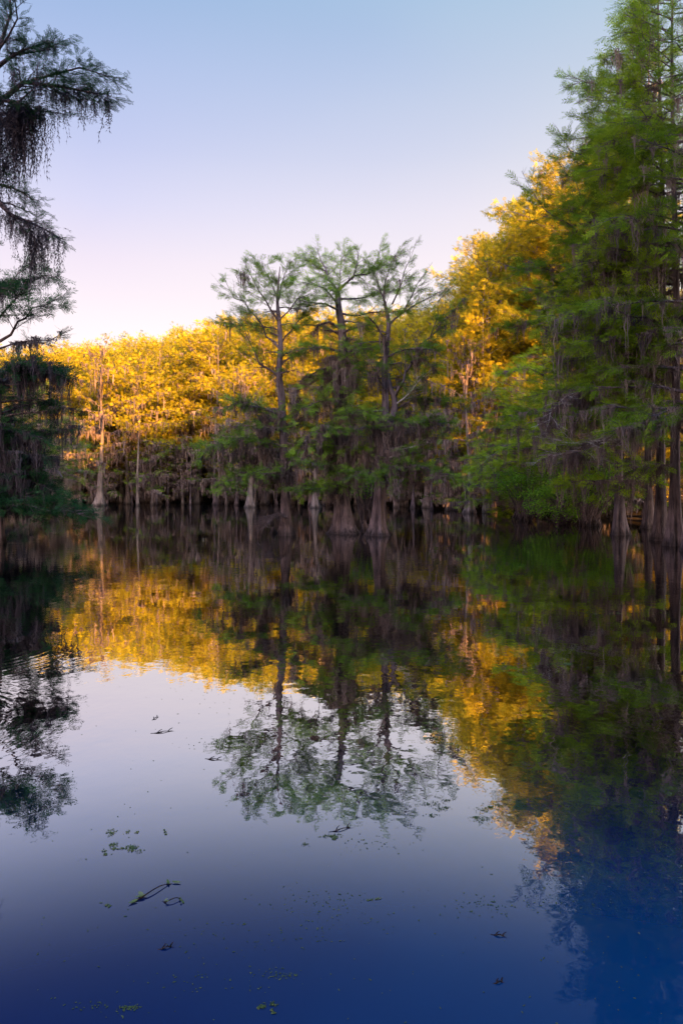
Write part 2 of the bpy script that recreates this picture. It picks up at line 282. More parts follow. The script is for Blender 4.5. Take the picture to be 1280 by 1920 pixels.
def twfix(lo, r):
    for c in lo.children: c.location = -Vector(r.location)
class Tree:
    """collects wood, leaves and moss of one tree"""
    def __init__(s, seed, spray=SPR, moss=MOS, ssize=0.42, msize=1.0, nsec=3, twr=0.012, flat=0.75, mwid=1.0, tilt=0.6, spread=.03, gaps=.72, tls=1.0):
        s.rs = np.random.RandomState(seed); s.leaf = MB(); s.moss = MB(); s.spray = spray; s.mt = moss; s.ss = ssize; s.ms = msize; s.nsec = nsec; s.twr = twr; s.flat = flat; s.mwid = mwid; s.tilt = tilt; s.spread = spread; s.gaps = gaps; s.tls = tls
        s.lp = []; s.lx = []; s.ls = []; s.mp = []; s.ml = []
    def limb(s, mb, P, r0, r1, leaf=1.0, moss=0.3, sub=0.40, sublen=0.38, upb=0.05, bare=0.15, ns=6, twigs=1.0, mosslen=1.0, start=0.18, tw=None):
        rs = s.rs; P = np.asarray(P, float); tw = mb if tw is None else tw
        seg = np.linalg.norm(np.diff(P, axis=0), axis=1); cl = np.concatenate([[0], np.cumsum(seg)]); Lt = cl[-1]
        if Lt < 1e-3: return
        n = max(4, int(Lt / 0.45)); tt = np.linspace(0, 1, n); PP = np.stack([np.interp(tt * Lt, cl, P[:, i]) for i in range(3)], 1)
        PP[1:-1] += rs.normal(0, 0.018 * min(Lt, 4), (n - 2, 3))
        R = r0 + (r1 - r0) * tt ** .8; tube(mb, PP, R, ns)
        def at(t): return np.array([np.interp(t, tt, PP[:, i]) for i in range(3)])
        nsub = max(2, int(Lt / sub)); ts = start + (1 - start) * (np.arange(nsub) + rs.uniform(.1, .9, nsub)) / nsub
        side = 1
        tw_p = []; tw_d = []; tw_l = []
        for t in list(ts) + [1.0]:
            p = at(t); d = at(min(1, t + .04)) - at(max(0, t - .04)); d = d / (np.linalg.norm(d) + 1e-9)
            h = np.cross(d, (0, 0, 1.0)); h = h / (np.linalg.norm(h) + 1e-6)
            if abs(d[2]) > .85: an = rs.uniform(0, 2 * pi); h = np.array([cos(an), sin(an), 0])
            side = -side; k = rs.uniform(.6, 1.5)
            dd = d + side * h * k + np.array([0, 0, rs.normal(upb, .22)]) if t < 1 else d + rs.normal(0, .1, 3)
            dd /= np.linalg.norm(dd)
            l2 = (Lt * sublen * (1 - .55 * t) + .25 * s.tls) * rs.uniform(.55, 1.25); l2 = min(l2, 2.8)
            m = 4; uu = np.linspace(0, 1, m)[:, None]
            bend = np.array([rs.normal(0, .12), rs.normal(0, .12), rs.normal(-.05, .12)])
            Q = p + dd * l2 * uu + bend * l2 * uu ** 2
            rb = max(np.interp(t, tt, R) * .42, s.twr)
            tube(tw, Q, np.linspace(rb, s.twr * .6, m), 3)
            nt_ = max(2, int(l2 / 0.20 / s.tls * twigs)); u = rs.uniform(.12, 1, nt_); 
            q = np.stack([np.interp(u, uu[:, 0], Q[:, i]) for i in range(3)], 1)
            hh = np.cross(dd, (0, 0, 1.0)); hh /= (np.linalg.norm(hh) + 1e-6); sg = np.where(rs.rand(nt_) < .5, -1, 1)[:, None]
            td = dd[None] * rs.uniform(.5, 1.1, (nt_, 1)) + sg * hh[None] * rs.uniform(.3, 1.1, (nt_, 1)); td[:, 2] += rs.normal(.03, .28 / s.flat * .75, nt_)
            td = norm(td); tl = rs.uniform(.25, .7, nt_) * (0.5 + .5 * min(1, l2)) * s.tls
            tw_p.append(q); tw_d.append(td); tw_l.append(tl)
            # moss
            nm = rs.poisson(moss * l2 * 1.9)
            if nm:
                u = rs.uniform(0, 1, nm); s.mp.append(np.stack([np.interp(u, uu[:, 0], Q[:, i]) for i in range(3)], 1)); s.ml.append(rs.lognormal(-.45, .7, nm) * s.ms * mosslen)
        nm = rs.poisson(moss * Lt * 3.2)
        if nm:
            u = rs.uniform(.05, 1, nm); s.mp.append(np.stack([np.interp(u, tt, PP[:, i]) for i in range(3)], 1)); s.ml.append(rs.lognormal(-.35, .7, nm) * s.ms * mosslen)
        tp = np.concatenate(tw_p); td = np.concatenate(tw_d); tl = np.concatenate(tw_l)
        up = np.tile([0.01, .02, 1.0], (len(tp), 1))
        instance(tw, TWG[0], TWG[1], tp, td, up, np.stack([tl, np.full(len(tl), s.twr * .55), np.full(len(tl), s.twr * .55)], 1))
        # leaves on the twigs: each twig gets nsec sprays, whole twigs sometimes bare
        cl_ = np.repeat(np.where(rs.rand(len(tw_p)) < s.gaps, 1.15, .2), [len(q) for q in tw_p]); keep = rs.rand(len(tp)) < leaf * (1 - bare) * cl_
        tp, td, tl = tp[keep], td[keep], tl[keep]
        for k in range(s.nsec):
            if not len(tp): break
            f = (k + rs.uniform(.2, 1, len(tp))) / s.nsec
            s.lp.append(tp + td * (tl * f)[:, None] + rs.normal(0, s.spread, tp.shape)); x = td + rs.normal(0, .45, td.shape) * [1, 1, .6]; s.lx.append(x); s.ls.append(s.ss * rs.uniform(.6, 1.25, len(tp)))
    def finish(s, root, leafmat, mossmat=None, crown='crown'):
        rs = s.rs
        if s.lp:
            p = np.concatenate(s.lp); x = np.concatenate(s.lx); sz = np.concatenate(s.ls); up = norm(rs.normal(0, s.tilt, p.shape) + [0, 0, 1]); tint = rs.rand(len(p))
            idx = rs.randint(0, len(s.spray), len(p))
            for i, (tv, tf) in enumerate(s.spray):
                k = idx == i; instance(s.leaf, tv, tf, p[k], x[k], up[k], sz[k], tint[k])
            s.leaf.build(crown, leafmat, root, smooth=False)
        if s.mp and mossmat:
            p = np.concatenate(s.mp); l = np.concatenate(s.ml); k0 = p[:, 2] > 0.35; p, l = p[k0], l[k0]; l = np.minimum(np.minimum(l, p[:, 2] - .05), 2.1 * s.ms)
            a = rs.uniform(0, 2 * pi, len(p)); X = np.stack([np.cos(a), np.sin(a), np.zeros(len(p))], 1); Z = np.tile([0, 0, 1.0], (len(p), 1)); wd = s.mwid * (1.15 + .25 * l) * rs.uniform(.6, 1.3, len(p))
            idx = rs.randint(0, len(s.mt), len(p)); tint = rs.rand(len(p))
            for i, (tv, tf) in enumerate(s.mt):
                k = idx == i; instance(s.moss, tv, tf, p[k], X[k], Z[k], np.stack([wd, wd, l], 1)[k], tint[k])
            s.moss.build('hanging_moss', mossmat, root, smooth=False)['kind'] = 'stuff'

def trunk_mesh(mb, P, R, flare=1.0, lobes=7, seed=0, ns=26, fh=1.6):
    """tapered cypress bole with fluted, swollen foot; P runs upward from below the water line"""
    rs = np.random.RandomState(seed); ph = rs.uniform(0, 2 * pi, 4); z0 = P[0][2]
    def flute(t, a, PP):
        h = (PP[:, 2] - z0)[:, None]; e = np.exp(-h / fh)
        f = 1 + e * flare * .3 * (np.cos(lobes * a + ph[0]) * .6 + np.cos((lobes + 4) * a + ph[1]) * .35 + np.cos(3 * a + ph[2]) * .5)
        return f * (1 + .06 * np.cos(lobes * a + ph[3] + h * .15) + .04 * np.cos((lobes * 2 + 1) * a + h * .3))
    tube(mb, P, R, ns, flute=flute)

def empty(name, loc, label, cat, group=None, rz=0):
    o = bpy.data.objects.new(name, None); col.objects.link(o); o.location = loc; o.rotation_euler = (0, 0, rz); o.empty_display_size = .5
    o['label'] = label; o['category'] = cat
    if group: o['group'] = group
    return o
def tag(o, label=None, cat=None, group=None, kind=None):
    if label: o['label'] = label
    if cat: o['category'] = cat
    if group: o['group'] = group
    if kind: o['kind'] = kind
    return o
def W(px, py, D, dd=0.0):
    d = D + dd; return np.array([(px - 640) / FPX * d, d, CAMZ + (HOR - py) / FPX * d])

# ------------------------------------------------------------------ setting: water and the wooded bank
def quad_sheet(name, x0, x1, y0, y1, z, mat):
    mb = MB(); mb.add([(x0, y0, z), (x1, y0, z), (x1, y1, z), (x0, y1, z)], np.array([(0, 1, 2, 3)])); o = mb.build(name, mat, None, smooth=False); o['kind'] = 'structure'; return o
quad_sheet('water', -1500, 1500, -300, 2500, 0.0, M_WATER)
SHX = np.array([-200, -90, -55, -35, -20, -8, 0, 8, 13, 17, 20, 24, 30, 60, 200.]); SHY = np.array([60, 62, 84, 97, 98, 94, 92, 82, 70, 55, 44, 38, 30, 20, 10.])
def shore(x): return np.interp(x, SHX, SHY)
def terrain():
    xs = np.linspace(-260, 260, 131); ys = np.concatenate([np.linspace(6, 160, 90), np.linspace(170, 700, 30)])
    X, Y = np.meshgrid(xs, ys); d = Y - shore(X) - 12
    rs = np.random.RandomState(4); n = sum(np.sin(X * rs.uniform(.05, .5) + rs.uniform(0, 6)) * np.cos(Y * rs.uniform(.05, .5) + rs.uniform(0, 6)) for _ in range(8)) * .12
    Z = -0.6 + np.clip(d / 10, -1, 1) * .9 + np.clip(d / 60, 0, 1) ** 1.3 * 9.0 + n
    V = np.stack([X, Y, Z], -1).reshape(-1, 3); c = len(xs); i = np.arange(len(ys) - 1)[:, None] * c; j = np.arange(c - 1)[None]
    F = np.stack([i + j, i + j + 1, i + c + j + 1, i + c + j], -1).reshape(-1, 4); mb = MB(); mb.add(V, F); o = mb.build('ground', M_SOIL); o['kind'] = 'structure'
terrain()


# ------------------------------------------------------------------ generic cypress
def cypress(root, H, rb, seed, n=26, wd=4.0, cb=0.35, leafm=M_GOLD, barkm=M_FARB, shape='flat', leaf=1.0, moss=0.3, spray=SPF, mt=MOF, ssize=0.40, nsec=8,
            sub=0.6, sublen=0.42, twigs=0.6, twr=0.02, ns=5, flare=2.2, lean=(0, 0), mosslen=1.0, az=None, lowbare=0.0, wob=0.25, upb=0.05, tns=16, msize=1.3, fh=1.5, drop=0.10, spread=.26):
    """bole + limbs in one trunk mesh, foliage in crown, epiphytes in hanging_moss; built round the root's own place"""
    T = Tree(seed, spray, mt, ssize, msize, nsec, twr, tilt=1.2, spread=spread, gaps=.93); rs = T.rs; mb = MB(); o = np.array(root.location)
    zz = np.array([-0.5, 0, .5, 1.2, 2.2, 3.5] + list(np.linspace(5, H, 9))) if H > 7 else np.array([-0.4, 0, .4, 1, 1.8] + list(np.linspace(2.6, H, 6)))
    f = np.clip(zz / H, 0, 1); x = lean[0] * f + wob * np.sin(f * 5 + seed) * f; y = lean[1] * f + wob * np.cos(f * 4 + seed * 2) * f
    P = o + np.stack([x, y, zz], 1); base = rb * (1 - f * .82); base += rb * flare * .5 * np.exp(-np.clip(zz, 0, 99) / (fh * .7)); base[-1] = .03
    trunk_mesh(mb, P, base, flare, 6 + seed % 3, seed, tns, fh)
    for i in range(n):
        zf = cb + (1 - cb) * ((i + rs.uniform(0, 1)) / n) ** .9; zf = min(zf, .985); u = (zf - cb) / (1 - cb)
        if shape == 'flat': pr = .55 + .55 * math.sin(pi * min(1, u * .75 + .15))
        elif shape == 'round': pr = .45 + .6 * math.sin(pi * min(1, u * .8 + .12))
        else: pr = 1.05 - .8 * u
        ln = wd * pr * rs.uniform(.65, 1.2) * (1 if u < .93 else .5)
        a = (i * 2.4 + rs.uniform(-.5, .5)) if az is None else rs.uniform(az[0], az[1])
        el = (radians(rs.uniform(-5, 25)) + u * radians(38 if shape != 'cone' else 22))
        p0 = np.array([np.interp(zf * H, zz, P[:, 0]), np.interp(zf * H, zz, P[:, 1]), zf * H + o[2]])
        d = np.array([cos(a) * cos(el), sin(a) * cos(el), sin(el)]); t = np.linspace(0, 1, 6)[:, None]
        Q = p0 + d * ln * t + np.array([rs.normal(0, .08), rs.normal(0, .08), -drop]) * ln * t ** 2
        r0 = max(twr, np.interp(zf * H, zz, base) * .38) 
        lf = leaf * (0.25 if u < lowbare else 1.0)
        T.limb(mb, Q, r0, twr, leaf=lf, moss=moss * (1.5 if u < .45 else .6), sub=sub, sublen=sublen, ns=ns, twigs=twigs, mosslen=mosslen, upb=upb)
    mb.build('trunk', barkm, root); T.finish(root, leafm, M_MOSS); return T
def copy_tree(src, loc, rz, scale, label, cat, group=None):
    r = src.copy(); col.objects.link(r); r.location = loc; r.rotation_euler = (0, 0, rz); r.scale = (scale[0], scale[0], scale[1])
    r['label'] = label; r['category'] = cat
    if group: r['group'] = group
    elif 'group' in r: del r['group']
    for ch in src.children:
        c = ch.copy(); col.objects.link(c); c.parent = r
    return r
class Kit:
    """tree kinds: the first use of a kind moves the original, later uses copy it"""
    def __init__(s, makers): s.src = []; s.used = []; [s._mk(m) for m in makers]
    def _mk(s, m):
        r = empty(m[0], (0, 0, 0), 'tree', 'tree'); m[2](r); s.src.append((r, m[1])); s.used.append(False)
    def put(s, i, x, y, z, H, rz, label, cat, group=None, wid=1.0):
        r, h0 = s.src[i]; k = H / h0
        if not s.used[i]:
            s.used[i] = True; r.location = (x, y, z); r.rotation_euler = (0, 0, rz); r.scale = (wid * k, wid * k, k); tag(r, label, cat, group); return r
        return copy_tree(r, (x, y, z), rz, (wid * k, k), label, cat, group)

# ------------------------------------------------------------------ the far wood
FAR = Kit([('cypress_tree', 22.0, lambda r, q=q: cypress(r, 22.0, .30, 100 + q, n=46, wd=5.2, cb=.14, shape=['flat', 'round'][q % 2], moss=.16, lowbare=.2, wob=.5)) for q in range(6)])
NARROW = Kit([('cypress_tree', 24.0, lambda r, q=q: cypress(r, 24.0, .24, 140 + q, n=50, wd=5.0, cb=.14, shape='round', moss=.06, wob=.3, upb=.12, ssize=.42)) for q in range(3)])
MOSSY = Kit([('cypress_tree', 19.0, lambda r, q=q: cypress(r, 19.0, .34, 170 + q, n=24, wd=4.6, cb=.26, shape='flat', moss=1.3, lowbare=.5, wob=.8, mosslen=1.35, flare=2.4, tns=20)) for q in range(3)])
LOW = Kit([('cypress_sapling', 9.0, lambda r, q=q: cypress(r, 9.0, .13, 200 + q, n=20, wd=3.4, cb=.10, shape='round', leafm=M_UND, moss=2.0, wob=.5, ssize=.5, sub=.5, twigs=.8, mosslen=1.1, drop=.22, leaf=.42, twr=.016, nsec=4, spread=.1)) for q in range(4)])
SKX = [-300, 0, 60, 110, 200, 300, 380, 440, 520, 600, 700, 800, 840, 858, 875, 900, 960, 1000, 1050, 1090, 1130, 1200, 1500]
SKY_ = [668, 668, 664, 655, 657, 642, 622, 610, 606, 605, 603, 600, 590, 545, 500, 468, 424, 400, 350, 300, 235, 130, 60]
def skyline(px): return np.interp(px, SKX, SKY_)
rnd = random.Random(7)
MLOW = Kit([('cypress_sapling', 11.0, lambda r, q=q: cypress(r, 11.0, .14, 220 + q, n=26, wd=3.6, cb=.12, shape='round', leafm=M_GOLD, moss=3.2, wob=.5, sub=.5, mosslen=1.3, drop=.2, leaf=.22, twr=.018, nsec=4)) for q in range(3)])
def region(px):
    if px < 480: return ('golden sunlit cypress crowded into the canopy of the far left shore', 'cypresses filling the far left shore')
    if px < 850: return ('golden cypress in the far canopy seen behind the three centre trees', 'cypresses behind the three centre trees')
    return ('bright yellow cypress on the slope of treetops rising to the right', 'yellow cypresses rising to the right')
rows = 0
NAMED = []
for row in range(5):                                   # rows behind the shore, stepping back
    px = -120 + rnd.uniform(0, 30)
    while px < 1330:
        # distance of the shore along this line of sight
        tx = (px - 640) / FPX; D = 30.0
        while D < 150 and D < shore(tx * D): D += .5
        D += 3 + row * 6.5 + rnd.uniform(-2, 2)
        if px > 1010 and row == 0: D += 7
        x = tx * D; H = CAMZ + (HOR - skyline(px)) / FPX * D - (0.3, .9, .6, .3, .0)[row] * rnd.uniform(0, 3.2) - .4
        H = min(H, 31)
        lab, grp = region(px)
        if px > 845 and px < 1200: FK, idx, wd = NARROW, rnd.randrange(3), rnd.uniform(.9, 1.15)
        else: FK, idx, wd = FAR, rnd.randrange(6), rnd.uniform(.85, 1.15)
        if px > 1170: H = min(H, 12)
        NAMED.append((('%s rank' % ('front', 'second', 'third', 'fourth', 'rearmost')[row], grp), px, FK.put(idx, x, D, -0.1, H, rnd.uniform(0, 6.28), lab, 'tree', grp, wd)))
        px += rnd.uniform(.8, 1.25) * 4.6 * FPX / D
ORD = ['first', 'second', 'third', 'fourth', 'fifth', 'sixth', 'seventh', 'eighth', 'ninth', 'tenth', 'eleventh', 'twelfth']
# front row of mossy trees on the far left shore, each with its own place: (px, base py, top py, kind, rz, label)
FRONT = [(40, 949, 700, 0, .4, 'moss draped cypress on the far left shore, half hidden behind the dark near tree'),
         (118, 944, 690, 1, 2.2, 'mossy cypress on the far left shore just left of the twin leaning trunks'),
         (187, 948, 668, 2, 5.1, 'mossy cypress with a thick pale flared foot in front of the far left shore'),
         (228, 943, 700, 0, 3.6, 'slim mossy cypress between the thick footed tree and the straight pale one'),
         (283, 942, 672, 1, 4.4, 'mossy cypress just right of the tall straight pale trunk on the far left shore'),
         (330, 940, 690, 0, 1.0, 'mossy cypress glowing orange in the middle of the far left shore'),
         (368, 944, 662, 2, 0.2, 'mossy cypress with a pink flared foot left of the centre trees on the far shore'),
         (412, 941, 690, 0, 2.9, 'mossy cypress on the far shore where the orange moss curtain ends'),
         (468, 951, 700, 1, 1.7, 'mossy cypress with a fluted foot close left of the three centre trees'),
         (505, 941, 690, 2, 4.9, 'mossy cypress seen behind the left one of the three centre trees'),
         (590, 952, 705, 2, 3.3, 'mossy cypress with a pale pink foot seen between the left and middle centre trees'),
         (615, 944, 690, 0, 5.5, 'mossy cypress directly behind the middle one of the three centre trees'),
         (755, 948, 715, 1, 0.9, 'mossy cypress seen just right of the three centre trees'),
         (800, 952, 700, 2, 2.5, 'mossy cypress with orange lit moss well right of the three centre trees'),
         (848, 956, 640, 0, 4.0, 'mossy cypress at the foot of the yellow slope of treetops'),
         (880, 962, 640, 1, 5.8, 'mossy cypress left of the slender pale trunk by the round shrubs')]
for (px, by, ty, k, rz, lab) in FRONT:
    D = FPX * CAMZ / (by - HOR); D = min(D, 112); x = (px - 640) / FPX * D; H = CAMZ + (HOR - ty) / FPX * D
    MOSSY.put(k, x, D, 0, H, rz, lab, 'tree')
# low saplings and brush under them
k = 0
px = -40
while px < 1240:
    tx = (px - 640) / FPX; D = 28.0
    while D < 150 and D < shore(tx * D): D += .5
    for rr in range(4):
        DD = D - 3 + rr * 6 + rnd.uniform(-1.5, 2.5); H = (rnd.uniform(5, 9.5) if rr < 2 else rnd.uniform(9, 12.5)) * (1.0 if px < 900 else .9)
        side = 'far left shore' if px < 480 else ('shore behind the centre trees' if px < 850 else 'right shore')
        gg = 'low saplings along the ' + side; NAMED.append((('%s line' % ('water edge', 'second', 'third', 'inmost')[rr], gg), px, (LOW.put(rnd.randrange(4), tx * DD, DD, 0, H, rnd.uniform(0, 6.28), 'x', 'sapling', gg) if rr < 1 or px > 930 else MLOW.put(rnd.randrange(3), tx * DD, DD, 0, H * 1.05, rnd.uniform(0, 6.28), 'x', 'sapling', gg))))
    px += rnd.uniform(.7, 1.3) * 5.0 * FPX / D

# thin trunks standing in the shallows of the far shore
def bole(root, H, r, seed, mat=M_BARK):
    mb = MB(); o = np.array(root.location); zz = np.array([-.5, 0, .4, .9, 1.6, 3, 5, 8, 12, 16]); zz = zz[zz < H]; zz = np.append(zz, H)
    f = np.clip(zz / H, 0, 1); P = o + np.stack([.3 * np.sin(f * 4 + seed) * f, .2 * f, zz], 1); R = r * (1 - .8 * f) + r * 1.5 * np.exp(-np.clip(zz, 0, 99) / .8)
    trunk_mesh(mb, P, R, 1.8, 5, seed, 12, 1.0)
    T = Tree(seed, SPF, MOF, .5, 1.1, 1, .014)
    for i in range(10):
        z = H * T.rs.uniform(.35, .98); a = T.rs.uniform(0, 6.28); ln = T.rs.uniform(.8, 2.2); p = np.array([np.interp(z, zz, P[:, 0]), np.interp(z, zz, P[:, 1]), z]); t = np.linspace(0, 1, 4)[:, None]
        T.limb(mb, p + np.array([cos(a), sin(a), .25]) * ln * t, .035, .015, leaf=.35, moss=.6, sub=.5, twigs=.5, ns=4)
    mb.build('trunk', mat, root); T.finish(root, M_UND, M_MOSS)
THIN = Kit([('slender_cypress', 11.0, lambda r, q=q: bole(r, 11.0, .11, 300 + q)) for q in range(3)])
px = 120
while px < 1150:
    tx = (px - 640) / FPX; D = 28.0
    while D < 150 and D < shore(tx * D): D += .5
    DD = D - rnd.uniform(0, 4)
    side = 'far left shore' if px < 480 else ('shore behind the centre trees' if px < 850 else 'dark right shore')
    gg = 'slender trunks in the shallows of the ' + side; NAMED.append((('', gg), px, THIN.put(rnd.randrange(3), tx * DD, DD, 0, rnd.uniform(7, 13), rnd.uniform(0, 6.28), 'x', 'tree', gg, rnd.uniform(.8, 1.5))))
    px += rnd.uniform(.5, 1.5) * 2.4 * FPX / D
TENS = ORD + ['thirteenth', 'fourteenth', 'fifteenth', 'sixteenth', 'seventeenth', 'eighteenth', 'nineteenth', 'twentieth'] + ['twenty ' + o for o in ORD[:9]] + ['thirtieth'] + ['thirty ' + o for o in ORD[:9]]
HEAD = {'cypresses filling the far left shore': 'golden cypress of the far left shore', 'cypresses behind the three centre trees': 'golden cypress behind the three centre trees', 'yellow cypresses rising to the right': 'bright yellow cypress of the right treetops'}
cnt = {}
for key, px_, ob in sorted(NAMED, key=lambda e: (e[0], e[1])):
    k_ = cnt.get(key, 0); cnt[key] = k_ + 1; rank, grp = key
    head = HEAD.get(grp) or (grp.replace('low saplings along the', 'mossy sapling,') if 'sapling' in grp else grp.replace('slender trunks in the shallows of the', 'slender bare trunk,'))
    ob['label'] = head + (', ' + rank if rank else '') + ', ' + TENS[min(k_, len(TENS) - 1)] + ' from the left'
# the tall straight pale trunk and the slender one by the shrubs
def placed(name, px, by, ty, label, **kw):
    D = FPX * CAMZ / (by - HOR); r = empty(name, ((px - 640) / FPX * D, D, 0), label, 'tree'); cypress(r, CAMZ + (HOR - ty) / FPX * D, **kw); return r
placed('cypress_tree', 258, 948, 690, 'tall straight cypress with a thin pale trunk on the far left shore', rb=.15, flare=1.2, seed=401, n=26, wd=4.0, cb=.45, moss=.35, barkm=M_FARB, wob=.25)
placed('cypress_tree', 908, 961, 560, 'slender cypress with a pale straight trunk behind the round shrubs on the right shore', rb=.15, flare=1.2, seed=403, n=26, wd=2.8, cb=.35, moss=.15, shape='cone', barkm=M_PALE, wob=.2)

# ------------------------------------------------------------------ the three centre cypresses
def centre_tree(name, label, D, base_px, trunk, radii, limbs, seed, leafm=M_CENT, auto=(), lobes=7, flare=1.6, second=None, leafk=1.0, mossk=1.0, extra_moss=()):
    r = empty(name, ((base_px[0] - 640) / FPX * D, D, 0), label, 'tree'); T = Tree(seed, SPR, MOS, .36, 1.0, 4, .010, spread=.03, gaps=.74); rs = T.rs
    mb = MB(); P = np.array([W(x, y, D, dy) for x, y, dy in trunk]); P[0, 2] = -.4; Rm = np.array(radii) / FPX * D
    PP = catmull(P, 5); RR = np.interp(np.arange(len(PP)) / 5, np.arange(len(Rm)), Rm); trunk_mesh(mb, PP, RR, flare, lobes, seed, 40, 1.3)
    # crooks and burls
    mb.build('trunk', M_BARK, r)
    if second:
        for pts, rd in second:
            m = MB(); Q = catmull([W(x, y, D, dy) for x, y, dy in pts], 4); tube(m, Q, np.interp(np.linspace(0, 1, len(Q)), np.linspace(0, 1, len(rd)), np.array(rd) / FPX * D), 14); m.build('stem', M_BARK, r)
    for (pts, r0, r1, kw) in limbs:
        m = MB(); Q = [W(x, y, D, dy) for x, y, dy in pts]; Q = catmull(Q, 3) if len(Q) > 2 else np.array(Q)
        k = dict(leaf=.95, moss=.25, sub=.25, sublen=.36, ns=7, twigs=1.45); k.update(kw); k['leaf'] *= leafk; k['moss'] *= mossk; mat = k.pop('mat', M_BARK)
        tw = MB(); T.limb(m, Q, r0 / FPX * D, r1 / FPX * D, tw=tw, **k); lo = m.build('limb', mat, r); tw.build('twigs', mat, None).parent = lo; twfix(lo, r)
    for (z0, z1, n, ln, kw) in auto:           # shorter limbs set round the bole between two photo rows
        for i in range(n):
            py = z0 + (z1 - z0) * (i + rs.uniform(0, 1)) / n; k = int(np.argmin(np.abs(PP[:, 2] - (CAMZ + (HOR - py) / FPX * D)))); p = PP[k]
            a = rs.uniform(0, 2 * pi); l = ln * rs.uniform(.6, 1.2); t = np.linspace(0, 1, 5)[:, None]; el = rs.uniform(-.05, .35)
            Q = p + np.array([cos(a), sin(a), el]) * l * t + np.array([0, 0, -.14]) * l * t ** 2; m = MB()
            kk = dict(leaf=.9, moss=.4, sub=.3, sublen=.38, ns=5, twigs=1.1); kk.update(kw); kk['leaf'] *= leafk; kk['moss'] *= mossk
            T.limb(m, Q, min(RR[k] * .45, .09), .014, **kk); m.build('limb', M_BARK, r)
    for (x, y, n, sx, ml) in extra_moss:
        T.mp.append(np.array([W(x + rs.normal(0, sx), y + rs.uniform(-22, 22), D, rs.normal(0, .5)) for _ in range(n * 2)])); T.ml.append(rs.lognormal(-.1, .45, n * 2) * ml)
    T.finish(r, leafm, M_MOSS); return r
centre_tree('cypress_tree', 'slim left cypress of the three centre trees, its long bare limbs reaching up and left', 37.0, (536, 1003),
    [(538, 1012, 0), (537, 1003, 0), (536, 985, 0), (535, 955, 0), (535, 925, 0), (532, 870, .1), (531, 815, .1), (529, 770, 0), (527, 735, 0), (523, 702, -.1), (526, 650, 0), (523, 600, .1), (520, 564, .1), (522, 530, 0), (525, 500, 0)],
    [17, 15, 12, 9.5, 8, 7.4, 7, 7, 7, 6, 4.8, 4.2, 2.6, 1.5, .7],
    [([(524, 708, 0), (490, 680, -.6), (471, 642, -1), (460, 622, -1.2)], 2.6, .7, dict(leaf=.5)),
     ([(524, 654, 0), (505, 631, .3), (482, 597, .6), (456, 567, 1), (432, 545, 1.3)], 2.4, .5, dict(leaf=.75, moss=.05)),
     ([(521, 600, 0), (501, 567, -.5), (481, 541, -.9), (464, 505, -1.2)], 2.2, .5, dict(moss=.02, sub=.22)),
     ([(521, 590, 0), (526, 560, .4), (529, 530, .6), (541, 495, .9)], 1.9, .5, dict(moss=.02, sub=.22)),
     ([(520, 566, 0), (508, 535, .6), (500, 512, .9), (492, 494, 1.2)], 1.6, .5, dict(moss=.02, sub=.2)),
     ([(523, 600, 0), (545, 575, -.5), (562, 560, -.8), (580, 552, -1)], 1.7, .5, dict(leaf=1.1, moss=.05, sub=.2)),
     ([(527, 645, 0), (550, 614, .6), (566, 590, .8), (580, 572, 1)], 1.8, .5, dict(leaf=1.1, moss=.1, sub=.22)),
     ([(528, 682, 0), (557, 661, -.4), (588, 652, -.8)], 1.8, .5, dict(moss=.3)),
     ([(522, 620, 0), (490, 610, .8), (455, 612, 1.4), (430, 607, 1.8)], 1.6, .5, dict(leaf=.9, moss=.1)),
     ([(530, 790, 0), (500, 770, -1), (460, 758, -1.6), (428, 762, -2)], 2.2, .6, dict(leaf=1.0, moss=.6, mosslen=1.3)),
     ([(532, 840, 0), (495, 828, -.5), (450, 822, -1), (415, 830, -1.4), (392, 842, -1.8)], 2.4, .6, dict(leaf=1.1, moss=.8, mosslen=1.2)),
     ([(533, 800, 0), (560, 786, .4), (585, 770, .7)], 1.8, .6, dict(leaf=.9, moss=.7)),
     ([(534, 880, 0), (500, 880, -1), (455, 893, -1.5), (420, 905, -2)], 2.2, .6, dict(leaf=1.1, moss=.6, mosslen=.8)),
     ([(534, 860, 0), (565, 856, -1), (590, 870, -1.5)], 2, .6, dict(leaf=1.0, moss=.6)),
     ([(535, 915, 0), (560, 910, -1), (585, 918, -1.6)], 1.6, .5, dict(leaf=1.2, moss=.4, mosslen=.6))],
    11, auto=[(760, 900, 10, 2.0, dict(moss=.8)), (560, 720, 8, 1.3, dict(moss=.1, leaf=.7))], lobes=6, flare=1.2,
    extra_moss=[(556, 745, 6, 2, 1.5), (547, 742, 5, 2, 1.2), (495, 800, 14, 8, 1.5), (500, 850, 16, 12, 1.8), (450, 850, 14, 12, 1.4), (535, 880, 14, 6, 1.8)])
